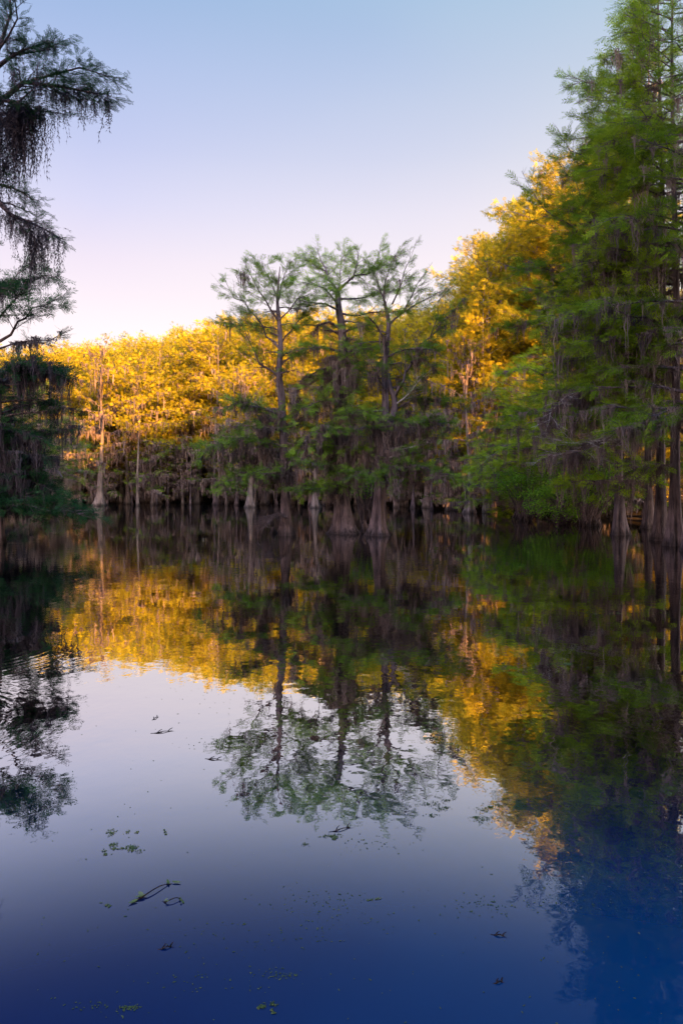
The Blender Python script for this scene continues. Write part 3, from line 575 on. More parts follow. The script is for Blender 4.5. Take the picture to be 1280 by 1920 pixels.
centre_tree('cypress_tree', 'massive middle cypress of the three centre trees with flat spreading top and mossy bole', 38.5, (645, 1000),
    [(646, 1012, 0), (646, 1000, 0), (645, 985, 0), (643, 960, 0), (641, 927, 0), (639, 871, 0), (640, 820, 0), (641, 777, 0), (640, 702, 0), (642, 650, .1), (640, 609, 0), (635, 582, 0), (632, 541, 0)],
    [34, 28, 21, 15.5, 13, 11.5, 11, 10, 9, 8, 7, 6, 4.2],
    [([(632, 545, 0), (616, 524, .5), (609, 504, .8), (597, 474, 1.2)], 3, .6, dict(moss=.02, sub=.2)),
     ([(610, 508, .8), (588, 496, 1), (570, 487, 1.3)], 1.6, .5, dict(moss=.02, sub=.18)),
     ([(632, 545, 0), (655, 526, -.5), (685, 511, -.9), (722, 490, -1.4)], 3, .6, dict(moss=.02, sub=.2)),
     ([(660, 524, -.5), (668, 500, -.2), (672, 474, .2)], 1.8, .5, dict(moss=.02, sub=.18)),
     ([(632, 545, 0), (638, 515, 1), (640, 480, 1.6)], 2, .5, dict(moss=.02, sub=.18)),
     ([(690, 510, -.9), (706, 488, -.6), (712, 468, -.4)], 1.5, .5, dict(moss=.02, sub=.18)),
     ([(636, 582, 0), (610, 572, -.8), (583, 566, -1.4), (556, 560, -1.9)], 2.4, .6, dict(moss=.1, sub=.22)),
     ([(636, 575, 0), (618, 550, -1), (596, 536, -1.6), (572, 530, -2.1)], 2.0, .6, dict(moss=.04, sub=.2, leaf=1.1)),
     ([(640, 588, 0), (677, 590, -.6), (708, 580, -1), (738, 585, -1.3)], 2.4, .6, dict(moss=.2, sub=.24)),
     ([(638, 560, 0), (668, 560, .9), (705, 552, 1.5), (735, 545, 2)], 2, .5, dict(moss=.05, sub=.24)),
     ([(640, 617, 0), (616, 603, -.2), (603, 605, -.3), (592, 618, -.4), (586, 628, -.5)], 3.4, 1.2, dict(leaf=.5, moss=1.0, sub=.35)),
     ([(640, 628, 0), (612, 614, 1), (585, 608, 1.5), (565, 612, 2)], 2.2, .6, dict(leaf=1.2, moss=.15)),
     ([(641, 625, 0), (665, 612, -1), (690, 608, -1.6)], 2.4, .6, dict(leaf=1.5, moss=.3, sub=.2)),
     ([(641, 660, 0), (612, 652, -.8), (585, 650, -1.4), (562, 656, -1.8)], 2.6, .6, dict(leaf=1.3, moss=.5, sub=.22)),
     ([(642, 665, 0), (675, 655, 1), (705, 650, 1.5)], 2.4, .6, dict(leaf=1.3, moss=.3, sub=.22)),
     ([(641, 696, 0), (612, 690, -.5), (584, 702, -.8), (566, 712, -1)], 3, .8, dict(leaf=.5, moss=1.0)),
     ([(641, 718, 0), (600, 710, -.6), (572, 718, -1)], 2.6, .7, dict(leaf=.4, moss=1.1)),
     ([(641, 700, 0), (668, 690, .6), (696, 700, 1)], 2.6, .7, dict(leaf=.8, moss=.8)),
     ([(640, 780, 0), (610, 755, -1), (580, 760, -1.5), (555, 775, -2)], 2.6, .6, dict(leaf=1.3, moss=.6, sub=.24)),
     ([(641, 775, 0), (665, 768, -1.4), (690, 775, -2.2)], 2.8, .6, dict(leaf=1.6, moss=.5, sub=.2)),
     ([(640, 800, 0), (612, 800, -1.2), (590, 812, -2), (570, 830, -2.5)], 2.8, .7, dict(leaf=.7, moss=1.1, mosslen=1.3)),
     ([(640, 845, 0), (602, 835, -1), (570, 845, -1.6)], 2.6, .7, dict(leaf=1.1, moss=1.2, mosslen=1.3)),
     ([(641, 850, 0), (668, 840, -1), (692, 850, -1.5)], 2.4, .6, dict(leaf=1.0, moss=1.2, mosslen=1.3)),
     ([(642, 905, 0), (610, 905, -1.4), (588, 915, -2)], 2, .6, dict(leaf=1.2, moss=.7, mosslen=.7))],
    22, auto=[(600, 720, 9, 1.3, dict(leaf=1.1, moss=.5)), (700, 900, 14, 1.8, dict(moss=1.1, mosslen=1.3))], lobes=8, flare=1.3,
    extra_moss=[(640, 690, 34, 12, 1.6), (655, 690, 20, 7, 1.8), (630, 690, 18, 7, 1.5), (655, 850, 34, 12, 2.0), (640, 780, 20, 10, 1.6), (610, 840, 26, 12, 1.8), (672, 862, 20, 7, 2.0), (625, 920, 16, 9, .9)])
centre_tree('cypress_tree', 'right cypress of the three centre trees, forked low with fine bare twigs on top', 37.0, (709, 1003),
    [(710, 1013, 0), (709, 1003, 0), (709, 990, 0), (710, 968, 0), (711, 940, 0), (713, 900, 0), (717, 850, 0), (719, 815, 0), (722, 770, .2), (722, 735, .3), (720, 702, .3), (725, 650, .2), (728, 609, .2), (725, 575, .2)],
    [26, 21, 15, 11.5, 10, 9.5, 9, 8.5, 7, 6, 5.2, 4.6, 3.8, 2],
    [([(723, 640, .2), (712, 620, -.4), (700, 602, -.9), (690, 594, -1.2)], 2.8, .9, dict(leaf=.5, moss=.2)),
     ([(728, 611, .2), (749, 590, .5), (771, 556, .8), (790, 520, 1.1)], 2.4, .5, dict(leaf=.5, moss=.02, sub=.2, twigs=1.5)),
     ([(726, 606, .2), (721, 567, -.2), (707, 530, -.6), (694, 505, -.8)], 2.2, .5, dict(leaf=.45, moss=.02, sub=.2, twigs=1.5)),
     ([(726, 600, .2), (719, 552, .6), (728, 510, .8), (742, 480, 1)], 2.2, .5, dict(leaf=.45, moss=.02, sub=.2, twigs=1.5)),
     ([(750, 588, .5), (778, 575, -.2), (806, 556, -.6), (828, 545, -.8)], 1.7, .4, dict(leaf=.35, moss=.02, sub=.2, twigs=1.5)),
     ([(735, 570, .4), (752, 535, -.4), (760, 500, -.7), (770, 482, -.9)], 1.7, .4, dict(leaf=.45, moss=.02, sub=.2, twigs=1.5)),
     ([(722, 735, .3), (700, 690, -1), (688, 668, -1.5)], 2.2, .6, dict(leaf=1.0, moss=.5)),
     ([(737, 748, .1), (760, 702, .3), (779, 661, .5), (805, 635, .7), (831, 605, .8), (853, 580, 1)], 3.2, .5, dict(leaf=.6, moss=.3, sub=.3)),
     ([(805, 635, .7), (815, 600, .2), (822, 565, 0), (836, 548, -.2)], 1.6, .4, dict(leaf=.35, moss=.02, sub=.2, twigs=1.5)),
     ([(770, 680, .4), (790, 672, -.6), (812, 690, -1)], 1.8, .5, dict(leaf=.9, moss=.5)),
     ([(740, 760, .1), (770, 735, -.6), (790, 712, -1), (800, 700, -1.2)], 2, .6, dict(leaf=.5, moss=.5, mat=M_PALE)),
     ([(726, 670, .2), (752, 655, -.6), (785, 650, -1), (806, 655, -1.3)], 2, .5, dict(leaf=1.1, moss=.3, sub=.22)),
     ([(724, 690, .2), (695, 676, .7), (668, 680, 1.2)], 2, .5, dict(leaf=1.1, moss=.4)),
     ([(740, 770, .1), (775, 752, .6), (812, 748, 1), (840, 752, 1.4)], 2.2, .5, dict(leaf=1.1, moss=.7, mosslen=1.2)),
     ([(724, 805, 0), (755, 790, -1), (795, 792, -1.6), (830, 800, -2)], 2.2, .5, dict(leaf=1.0, moss=.9, mosslen=1.3)),
     ([(720, 815, 0), (690, 800, -1), (664, 806, -1.4)], 2.2, .6, dict(leaf=1.0, moss=.8)),
     ([(718, 862, 0), (745, 850, -.7), (770, 842, -1), (787, 833, -1.2)], 2.2, .5, dict(leaf=.1, moss=.05, mat=M_PALE)),
     ([(716, 888, 0), (750, 878, -1.4), (800, 880, -2.2), (838, 890, -3)], 2.2, .5, dict(leaf=1.2, moss=1.0, mosslen=1.0)),
     ([(714, 890, 0), (690, 886, -1.4), (664, 892, -2)], 2, .5, dict(leaf=1.0, moss=.8, mosslen=.7))],
    33, auto=[(620, 740, 8, 1.4, dict(leaf=.9, moss=.3)), (750, 900, 12, 1.8, dict(moss=1.0, mosslen=1.2))], lobes=7, flare=1.3,
    second=[([(718, 850, -.05), (730, 800, -.1), (739, 770, 0), (739, 748, .1), (731, 725, .1), (728, 700, .1)], [8, 7.5, 6.5, 5.5, 4.5, 3])],
    extra_moss=[(716, 800, 24, 10, 1.8), (740, 815, 20, 12, 1.6), (790, 800, 20, 18, 1.5), (715, 870, 14, 10, 1.2), (770, 885, 22, 20, 1.0)])
# branches drooping to the water at the foot of the left centre tree
def dead_brush(px, py, D, seed, spread, label, name='dead_branch', n=7, arch=.5, leftward=-1, mat=M_BARK):
    a = W(px, py, D); r = empty(name, (a[0], a[1], max(0, a[2])), label, 'branch'); T = Tree(seed, SPR, MOS, .2, .5, 1, .008); m = MB()
    for i in range(n):
        l = spread * T.rs.uniform(.6, 1.1); t = np.linspace(0, 1, 8)[:, None]; ya = T.rs.uniform(-.9, .9)
        Q = a + np.array([leftward * cos(ya), sin(ya), 0]) * l * t + np.array([0, 0, 1.0]) * (arch * 2.2 * l * t * (1 - t) * T.rs.uniform(.5, 1.1) - .25 * l * t ** 2)
        T.limb(m, Q, .022, .008, leaf=0, moss=.1, sub=.14, sublen=.35, ns=4, twigs=1.2)
    m.build('twigs', mat, r); T.finish(r, M_UND, M_MOSS); return r
dead_brush(540, 972, 36.4, 51, 1.6, 'spray of pale dead twigs arching over water beside the left centre tree')
dead_brush(118, 895, 50.0, 52, 2.6, 'pale dead branch arching over among the dark trees at the left', n=6, arch=.7)

def knees(px, by, label, seed, n, hh):
    D = FPX * CAMZ / (by - HOR); x = (px - 640) / FPX * D; rs = np.random.RandomState(seed); r = empty('cypress_knees', (x, D, 0), label, 'roots')
    for i in range(n):
        kx, ky = x + rs.normal(0, .28), D + rs.normal(0, .25); h = hh * rs.uniform(.5, 1.1); zz = np.linspace(-.2, h, 8); m = MB()
        trunk_mesh(m, np.stack([kx + .05 * np.sin(zz * 5 + i), ky + 0 * zz, zz], 1), .045 + .11 * (1 - (zz + .2) / (h + .2)) ** 1.3, 1.2, 4, seed + i, 12, .5); m.build('knee', M_BARK, r)
knees(686, 999, 'small upright roots in the water just right of the middle centre tree', 5, 5, .75)
knees(512, 1001, 'low root stubs in the water left of the slim centre tree', 6, 4, .35)
# ------------------------------------------------------------------ right bank: near green trees
def bank_cypress(px, by, ty, label, seed, bw, tw, limbs, n, wd, az, cb=.12, lean=(0, 0), moss=.35, leafm=M_GREEN, shape='cone', wob=.2, leaf=1.0, taper=.62, skip=None, **kw):
    D = FPX * CAMZ / (by - HOR); o = np.array([(px - 640) / FPX * D, D, 0]); r = empty('cypress_tree', o, label, 'tree'); H = CAMZ + (HOR - ty) / FPX * D
    T = Tree(seed, SPR, MOS, .46, 1.2, 3, .013); rs = T.rs; mb = MB(); zz = np.array([-.5, 0, .4, .9, 1.6, 2.6, 4, 6] + list(np.linspace(8.5, H, 7))); f = np.clip(zz / H, 0, 1)
    P = o + np.stack([lean[0] * f + wob * np.sin(f * 6 + seed) * f, lean[1] * f + wob * np.cos(f * 5 + seed) * f, zz], 1)
    rt = tw / FPX * D; R = rt * (1.1 - .95 * f) + (bw - tw) / FPX * D * np.exp(-np.clip(zz, 0, 99) / .9); trunk_mesh(mb, P, R, 1.5, 6, seed, 32, 1.4); mb.build('trunk', M_BARK, r)
    lm = MB()
    for i in range(n):
        zf = cb + (.99 - cb) * (i + rs.uniform(0, 1)) / n; u = (zf - cb) / (1 - cb); a = rs.uniform(*az)
        if skip and skip[0] < u < skip[1]: continue
        l = wd * ((1.08 - taper * u) if shape == 'cone' else (.6 + .6 * math.sin(pi * min(1, u * .8 + .15)))) * rs.uniform(.6, 1.15); el = rs.uniform(.0, .3) + .35 * u
        p = np.array([np.interp(zf * H, zz, P[:, 0]), np.interp(zf * H, zz, P[:, 1]), zf * H]); t = np.linspace(0, 1, 6)[:, None]
        Q = p + np.array([cos(a), sin(a), el]) * l * t + np.array([rs.normal(0, .06), rs.normal(0, .06), -.16]) * l * t ** 2
        k = dict(leaf=leaf, moss=moss * (1.4 if u < .4 else .3), sub=.32, sublen=.33, ns=5, twigs=1.0, mosslen=1.2); k.update(kw)
        T.limb(lm, Q, max(.03, .1 * (1 - u)), .014, **k)
    lm.build('branches', M_BARK, r)
    for (pts, r0, r1, kw2) in limbs:
        m = MB(); Q = catmull([W(x, y, D, dy) for x, y, dy in pts], 3); k = dict(leaf=1.0, moss=.3, sub=.26, sublen=.33, ns=6, twigs=1.2); k.update(kw2); mat = k.pop('mat', M_BARK)
        tw = MB(); T.limb(m, Q, r0 / FPX * D, r1 / FPX * D, tw=tw, **k); lo = m.build('limb', mat, r); tw.build('twigs', mat, None).parent = lo; twfix(lo, r)
    T.finish(r, leafm, M_MOSSD if leafm is M_DARK else M_MOSS); return r
LEFT = (pi * .62, pi * 1.38)
bank_cypress(1160, 1003, 150, 'cypress with a lone slim pink footed trunk standing in the water near the right edge', 61, 15, 7.0,
    [([(1160, 335, 0), (1120, 300, -.6), (1085, 290, -1), (1058, 265, -1.4)], 2.4, .5, dict(moss=.02)), ([(1160, 420, 0), (1110, 385, .4), (1080, 345, .7), (1052, 312, 1)], 2.6, .5, dict(moss=.02)),
     ([(1160, 470, 0), (1100, 445, -.8), (1040, 405, -1.4), (997, 358, -1.8)], 2.8, .6, dict(moss=.02)), ([(1158, 260, 0), (1125, 240, .4), (1092, 222, .6)], 2, .5, dict(moss=.02)),
     ([(1160, 560, 0), (1090, 535, -1), (1020, 500, -1.6), (975, 505, -2)], 2.8, .6, {}), ([(1160, 640, 0), (1080, 610, .6), (1010, 600, 1), (955, 615, 1.6)], 2.8, .6, {})],
    70, 4.3, (pi * .5, pi * 1.28), moss=.25, cb=.25)
bank_cypress(1238, 1013, -20, 'thick footed cypress with a pinkish trunk, the left of the pair near the right edge', 62, 17, 8.0,
    [([(1236, 725, 0), (1190, 712, -1), (1150, 722, -1.4), (1120, 738, -1.8), (1075, 745, -2.2)], 3, .7, dict(leaf=.15, moss=1.4, mosslen=1.2)),
     ([(1120, 738, -1.8), (1070, 742, -2.3), (1040, 765, -2.7), (1028, 792, -3)], 1.6, .5, dict(leaf=.05, moss=2.0, mosslen=1.2, mat=M_PALE)),
     ([(1236, 812, 0), (1180, 820, -1.2), (1120, 832, -1.8), (1080, 852, -2.3), (1034, 854, -2.8)], 2.6, .5, dict(leaf=.2, moss=1.0, mosslen=1.2, mat=M_PALE)),
     ([(1236, 780, 0), (1180, 800, -1.8), (1120, 826, -2.6), (1060, 830, -3.2)], 2, .5, dict(leaf=.3, moss=.5, mat=M_PALE)),
     ([(1236, 640, 0), (1170, 590, -1), (1110, 580, -1.8), (1050, 590, -2.4)], 2.8, .6, dict(leaf=.9)),
     ([(1236, 900, 0), (1180, 905, -1), (1120, 900, -1.6), (1070, 905, -2)], 2.4, .6, dict(leaf=1.2, moss=.9)),
     ([(1236, 560, 0), (1215, 525, -.5), (1200, 490, -.9), (1196, 450, -1)], 3, 1, dict(leaf=.8))],
    105, 5.0, (pi * .4, pi * 1.2), moss=.4, cb=.22, taper=.85, leaf=1.3)
bank_cypress(1264, 1023, -60, 'cypress with a fluted purple foot, right of the pair near the right edge', 63, 18, 8.5,
    [([(1262, 700, 0), (1225, 660, -.8), (1190, 640, -1.2)], 2.8, .7, dict(moss=.6)), ([(1262, 880, 0), (1225, 870, -1), (1190, 880, -1.6)], 2.4, .6, dict(leaf=.6, moss=1.2)),
     ([(1262, 610, 0), (1240, 580, -.5), (1222, 548, -.8)], 2.6, .7, dict(leaf=.1, moss=.1, mat=M_PALE)), ([(1264, 380, 0), (1225, 345, -1), (1190, 335, -1.6)], 2.6, .6, {}), ([(1264, 180, 0), (1230, 150, -.8), (1206, 122, -1.2)], 2.4, .6, {})],
    95, 3.8, (-.2 * pi, pi * 1.3), moss=.35, cb=.3, taper=.7, leaf=1.3)
bank_cypress(1300, 1034, -80, 'dark cypress cut by the right edge of the picture', 64, 20, 10, [], 70, 3.4, (0, 2 * pi), moss=.3, cb=.2, taper=.8)
bank_cypress(1110, 985, 340, 'green cypress overhanging the round shrubs on the right shore, its foot hidden in leaves', 65, 13, 6, 
    [([(1100, 600, 0), (1040, 560, -1), (985, 540, -1.6)], 2.2, .6, {}), ([(1100, 800, 0), (1040, 770, -1), (985, 775, -1.8), (940, 800, -2.6)], 2.2, .6, {})], 54, 4.2, (pi * .55, pi * 1.5), moss=.15, leaf=.75, taper=.8, leafm=M_LIME)
bank_cypress(1050, 974, 560, 'green cypress at the meeting of the yellow slope and the dark right trees', 66, 11, 5, 
    [([(1040, 720, 0), (990, 690, -1), (940, 700, -2)], 2, .6, {}), ([(1040, 850, 0), (980, 830, -2), (930, 850, -3), (895, 880, -4)], 2, .6, {})], 46, 4.6, (pi * .55, pi * 1.5), cb=.08, moss=.12, taper=.8, leafm=M_LIME)
bank_cypress(1215, 990, 90, 'tall dark green cypress rising behind the pair of trunks at the right edge', 67, 13, 6, [], 70, 4.6, (0, 2 * pi), moss=.2, taper=.8, leaf=1.2)
bank_cypress(985, 968, 730, 'smaller green cypress spreading low at the foot of the yellow slope', 68, 9, 4, [], 44, 4.6, (pi * .5, pi * 1.6), cb=.08, moss=.2, leafm=M_LIME)

# leafy shrubs hanging over the water
def shrub(px, py, D, w, h, seed, label, nl=5200, size=.13, mat=M_SHRUB):
    c = W(px, py, D); r = empty('shrub', (c[0], c[1], 0), label, 'shrub'); rs = np.random.RandomState(seed); lf = MB(); m = MB(); tips = []
    for i in range(46):
        a = rs.uniform(0, 2 * pi); rr = rs.uniform(.3, 1) ; e = np.array([c[0] + cos(a) * w * rr, c[1] + sin(a) * w * .7 * rr, max(.15, c[2] + rs.uniform(-1, 1) * h * math.sqrt(max(.05, 1 - rr * rr * .8)))])
        b = np.array([c[0] + rs.normal(0, .3), c[1] + .6 + rs.normal(0, .3), -.2]); mid = (b + e) / 2 + [0, 0, .5 * h]; t = np.linspace(0, 1, 8)[:, None]; Q = (1 - t) ** 2 * b + 2 * t * (1 - t) * mid + t * t * e; tube(m, Q, np.linspace(.04, .008, 8), 4); tips.append(e)
    m.build('stems', M_BARK, r)
    tips = np.array(tips); k = rs.randint(0, len(tips), nl); p = tips[k] + rs.normal(0, 1, (nl, 3)) * [.34, .34, .17]; p[:, 2] = np.maximum(p[:, 2], .08)
    x = norm(rs.normal(0, 1, (nl, 3)) * [1, 1, .5]); z = norm(rs.normal(0, .5, (nl, 3)) + [0, 0, 1]); instance(lf, LEAF[0], LEAF[1], p, x, z, size * rs.uniform(.6, 1.3, nl), rs.rand(nl)); lf.build('foliage', mat, r, smooth=False)
shrub(985, 905, 52, 2.6, 1.5, 71, 'rounded bright leafed shrub on the right shore, the larger left one')
shrub(1060, 940, 47, 2.3, 1.2, 72, 'shrub with small yellowish leaves touching the water under the right trees', mat=M_SHRUB)
shrub(1110, 905, 45, 2.0, 1.2, 73, 'bright green shrub between the yellowish shrub and the lone slim trunk')
shrub(688, 905, 44, 1.0, .7, 74, 'small pale leafed bush tucked between the middle and right centre trees', nl=900)

# ------------------------------------------------------------------ left: near dark trees
bank_cypress(-4, 1018, 500, 'dark umbrella shaped cypress at the left edge, hung with moss down to the water', 81, 14, 7,
    [([(0, 640, 0), (35, 600, -.4), (70, 575, -.8), (108, 560, -1)], 3, .6, dict(moss=.1, sub=.2)), ([(-4, 600, 0), (30, 560, .5), (62, 520, .8), (95, 520, 1)], 2.4, .6, dict(moss=.05, sub=.2)),
     ([(-4, 655, 0), (40, 640, -.3), (75, 640, -.6), (112, 628, -.9)], 2, .5, dict(leaf=.4, moss=.5)), ([(-4, 560, 0), (20, 530, 0), (40, 505, .2), (60, 496, .3)], 2, .5, dict(moss=.03, sub=.18)),
     ([(-4, 700, 0), (40, 690, -.6), (80, 692, -1), (118, 705, -1.3)], 3.4, .7, dict(leaf=1.6, moss=1.4, sub=.16, mosslen=1.4)), ([(-4, 720, 0), (30, 705, .7), (70, 700, 1), (105, 700, 1.3)], 3, .7, dict(leaf=1.6, moss=1.4, sub=.16, mosslen=1.4)),
     ([(-4, 820, 0), (30, 810, -.6), (70, 822, -1)], 2.4, .7, dict(leaf=.8, moss=1.4, mosslen=1.4)), ([(-4, 905, 0), (40, 900, -.5), (80, 910, -.9)], 2.4, .7, dict(leaf=1.3, moss=1)),
     ([(-4, 950, 0), (50, 945, -.8), (100, 955, -1.2), (150, 965, -1.5)], 2.4, .6, dict(leaf=1.7, moss=.15, sub=.16, mosslen=.3))],
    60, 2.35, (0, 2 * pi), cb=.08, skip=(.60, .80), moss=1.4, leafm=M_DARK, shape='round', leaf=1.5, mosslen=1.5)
bank_cypress(45, 965, 720, 'low cypress smothered in grey moss just behind the dark left tree', 82, 12, 6, [], 50, 3.6, (0, 2 * pi), cb=.10, moss=1.5, leafm=M_UND, shape='round', leaf=.9, mosslen=1.4)
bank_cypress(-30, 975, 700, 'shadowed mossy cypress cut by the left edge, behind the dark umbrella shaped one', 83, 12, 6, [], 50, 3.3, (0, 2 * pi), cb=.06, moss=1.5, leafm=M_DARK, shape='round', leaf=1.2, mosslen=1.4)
bank_cypress(98, 957, 790, 'short bushy mossy cypress right of the dark left tree near the water', 84, 9, 5, [], 40, 3.2, (0, 2 * pi), cb=.06, moss=1.2, leafm=M_UND, shape='round', leaf=.9, mosslen=1.2)
# overhanging tree on the viewer's left bank: trunk just outside the picture, limbs reach in
def overhang():
    D = 10.0; o = np.array([W(-60, 910, D)[0], D, 0]); r = empty('cypress_tree', o, 'tall near cypress whose dark mossy branches hang into the top left corner', 'tree')
    T = Tree(91, SPN, MON, .13, .5, 4, .0055, mwid=.6, tls=.42, gaps=.85); mb = MB(); zz = np.array([-.5, 0, .5, 1.2, 2.2, 3.4, 5, 7, 9, 11.5]); P = o + np.stack([-.3 + .55 * np.exp(-zz / 2) * 0 + .06 * np.sin(zz * 1.4), 0 * zz, zz], 1)
    P[:, 0] += np.interp(zz, [3, 5, 9], [-.25, .16, .1]); trunk_mesh(mb, P, np.array([.5, .4, .3, .24, .2, .17, .13, .10, .07, .03]), 1.6, 7, 91, 32, 1.0); mb.build('trunk', M_BARK, r)
    base = dict(sub=.075, sublen=.24, ns=6, twigs=1.6, leaf=1.1, bare=.05)
    LB = [([(-10, 200, 0), (20, 172, -.1), (60, 150, -.2), (100, 152, -.3), (140, 162, -.4), (185, 176, -.5)], 6, 1.2, dict(moss=.9)),
          ([(60, 150, -.2), (100, 145, -.3), (140, 130, -.4), (170, 125, -.5), (200, 142, -.5)], 3, .8, dict(moss=.2)),
          ([(-10, 130, 0), (25, 100, .1), (60, 85, .2), (90, 80, .2)], 5, .9, dict(moss=.3)), ([(-10, 110, 0), (10, 60, .1), (20, 20, .2), (18, -20, .2)], 5, 1, dict(moss=.1)),
          ([(0, 90, .1), (20, 50, -.2), (40, 25, -.3), (28, -5, -.4)], 3, .8, dict(moss=.1)), ([(20, 100, .1), (60, 100, .4), (95, 100, .5), (112, 80, .5)], 3, .8, dict(moss=.3)),
          ([(-10, 180, 0), (20, 195, -.3), (45, 185, -.5), (70, 160, -.6)], 4.5, 1, dict(moss=.8)), ([(-10, 215, 0), (30, 208, .2), (70, 205, .3), (108, 212, .4)], 4, .8, dict(moss=.8, leaf=.6)),
          ([(-8, 345, 0), (15, 348, 0), (40, 360, -.1), (60, 374, -.2)], 3, .7, dict(moss=.3)),
          ([(-10, 370, 0), (10, 388, 0), (30, 408, -.1), (60, 422, -.1), (105, 441, -.2)], 6, .7, dict(leaf=.25, moss=1.6)), ([(-8, 380, 0), (30, 385, .2), (60, 400, .2)], 2, .6, dict(leaf=.5, moss=.3)),
          ([(45, 412, -.1), (62, 440, -.1), (70, 450, -.1)], 3, 1, dict(leaf=.3, moss=1.2))]
    for pts, r0, r1, kw in LB:
        m = MB(); Q = catmull([W(x, y, D, dy) for x, y, dy in pts], 3); k = dict(base); k.update(kw); tw = MB(); T.limb(m, Q, r0 / FPX * D, r1 / FPX * D, tw=tw, **k); lo = m.build('limb', M_BARK, r); tw.build('twigs', M_BARK, None).parent = lo; twfix(lo, r)
    rs = T.rs
    for (x, y, n, sx, ml) in [(35, 200, 34, 9, .75), (55, 205, 30, 6, 1.0), (10, 220, 30, 12, .9), (30, 240, 14, 8, .9), (178, 172, 6, 2, .5), (125, 170, 14, 4, .45), (85, 215, 10, 6, .4), (150, 172, 8, 4, .25), (65, 446, 14, 2, .75), (80, 436, 12, 4, .40), (52, 430, 10, 4, .40), (20, 400, 14, 10, .35), (5, 300, 16, 5, .7)]:
        T.mp.append(np.array([W(x + rs.normal(0, sx), y + rs.uniform(-8, 8), D, rs.normal(0, .1)) for _ in range(max(3, n // 2))])); T.ml.append(rs.lognormal(-.1, .45, max(3, n // 2)) * ml)
    for i in range(26):   # the unseen rest of the crown to the left
        z = rs.uniform(3.5, 11); a = rs.uniform(pi * .55, pi * 1.45); l = rs.uniform(1.5, 3); t = np.linspace(0, 1, 5)[:, None]; m = mb
        Q = np.array([np.interp(z, zz, P[:, 0]), D, z]) + np.array([cos(a), sin(a), .15]) * l * t; mm = MB(); T.limb(mm, Q, .04, .008, sub=.3, sublen=.35, ns=4, twigs=1.4, leaf=.9, moss=.3); mm.build('limb', M_BARK, r)
    sc_ = []; 
    # keep the near tree's tufts slender
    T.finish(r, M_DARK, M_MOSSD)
overhang()

# ------------------------------------------------------------------ trees of the viewer's own bank: they cast the evening shade
def bank_tree(r, H, seed):
    T = Tree(seed, SPF, MOF, 1.5, 1.0, 2, .03); mb = MB(); o = np.array(r.location); zz = np.array([-.3, 0, .5, 1.2, 2.5, 5, 10, 15, 20, 25, H]); P = o + np.stack([.4 * np.sin(zz * .2 + seed), .4 * np.cos(zz * .17), zz], 1)
    trunk_mesh(mb, P, np.array([.8, .65, .5, .42, .38, .33, .28, .22, .16, .1, .04]), 1.4, 7, seed, 14, 1.4)
    for i in range(60):
        zf = .08 + .9 * (i + T.rs.rand()) / 60; a = i * 2.4; l = 5.2 * (1.05 - .55 * zf) * T.rs.uniform(.7, 1.1); t = np.linspace(0, 1, 5)[:, None]
        p = np.array([np.interp(zf * H, zz, P[:, 0]), np.interp(zf * H, zz, P[:, 1]), zf * H]); T.limb(mb, p + np.array([cos(a), sin(a), .15 + .3 * zf]) * l * t, .1, .03, leaf=1.2, moss=.12, sub=.55, sublen=.4, twigs=.9, ns=4)
    mb.build('trunk', M_BARK, r); T.finish(r, M_BLEAF, M_MOSS)
BANK = Kit([('bank_tree', 28.0, lambda r, q=q: bank_tree(r, 28.0, 500 + q)) for q in range(2)])
def us(u, s): return (u * .866 - s * .5, u * .5 + s * .866)
OCC = [(u, s, 25.5 + (4.5 if u > 24 else 0) + .25 * -(s - 3)) for (s, u0) in ((-3, 2), (-8, -6), (-14, -3), (-20, -6)) for u in np.arange(u0, 40, 5.5) if not (u < 8 and s > -6)]
OCC += [(u, s, h) for (u, s, h) in ((22, 3, 27), (27, 4, 29.5), (32, 5, 29.5), (34.5, 4, 28), (44, -12, 16), (50, -14, 15), (56, -12, 15), (-12, -12, 26), (-18, -14, 24))]
for u, s, h in OCC:
    x, y = us(u, s)
    BANK.put(rnd.randrange(2), x + rnd.uniform(-1, 1), y + rnd.uniform(-1, 1), 0, h, rnd.uniform(0, 6.28), 'tall leafy tree of the near bank standing outside the picture and shading the water', 'tree', 'near bank trees outside the picture')

# ------------------------------------------------------------------ things afloat
def floor_pt(px, py): D = FPX * CAMZ / (py - HOR); return (px - 640) / FPX * D, D
def leaf_mesh(mb, c, ang, ln, wdt, curl, tint):
    n = 7; t = np.linspace(0, 1, n); hw = wdt * np.sin(pi * t ** .8) * .5 + .0008; V = []
    for i in range(n):
        for sgn in (-1, 0, 1):
            V.append((t[i] * ln, sgn * hw[i], .004 + curl * ln * ((t[i] - .5) ** 2) + abs(sgn) * curl * hw[i] * .6))
    V = np.array(V); ca, sa = cos(ang), sin(ang); V = np.stack([V[:, 0] * ca - V[:, 1] * sa + c[0], V[:, 0] * sa + V[:, 1] * ca + c[1], V[:, 2] + c[2]], 1)
    F = [(3 * i + k, 3 * i + 3 + k, 3 * i + 4 + k, 3 * i + 1 + k) for i in range(n - 1) for k in range(2)]; mb.add(V, np.array(F), tint)
M_FLEAF = leaf_mat('floating_leaf', (0.10, 0.09, 0.04), (0.16, 0.19, 0.05), (0.34, 0.30, 0.13), .1)
M_WEED = leaf_mat('duckweed', (0.06, 0.08, 0.03), (0.11, 0.13, 0.04), (0.20, 0.20, 0.08), .1)
rf = random.Random(12)
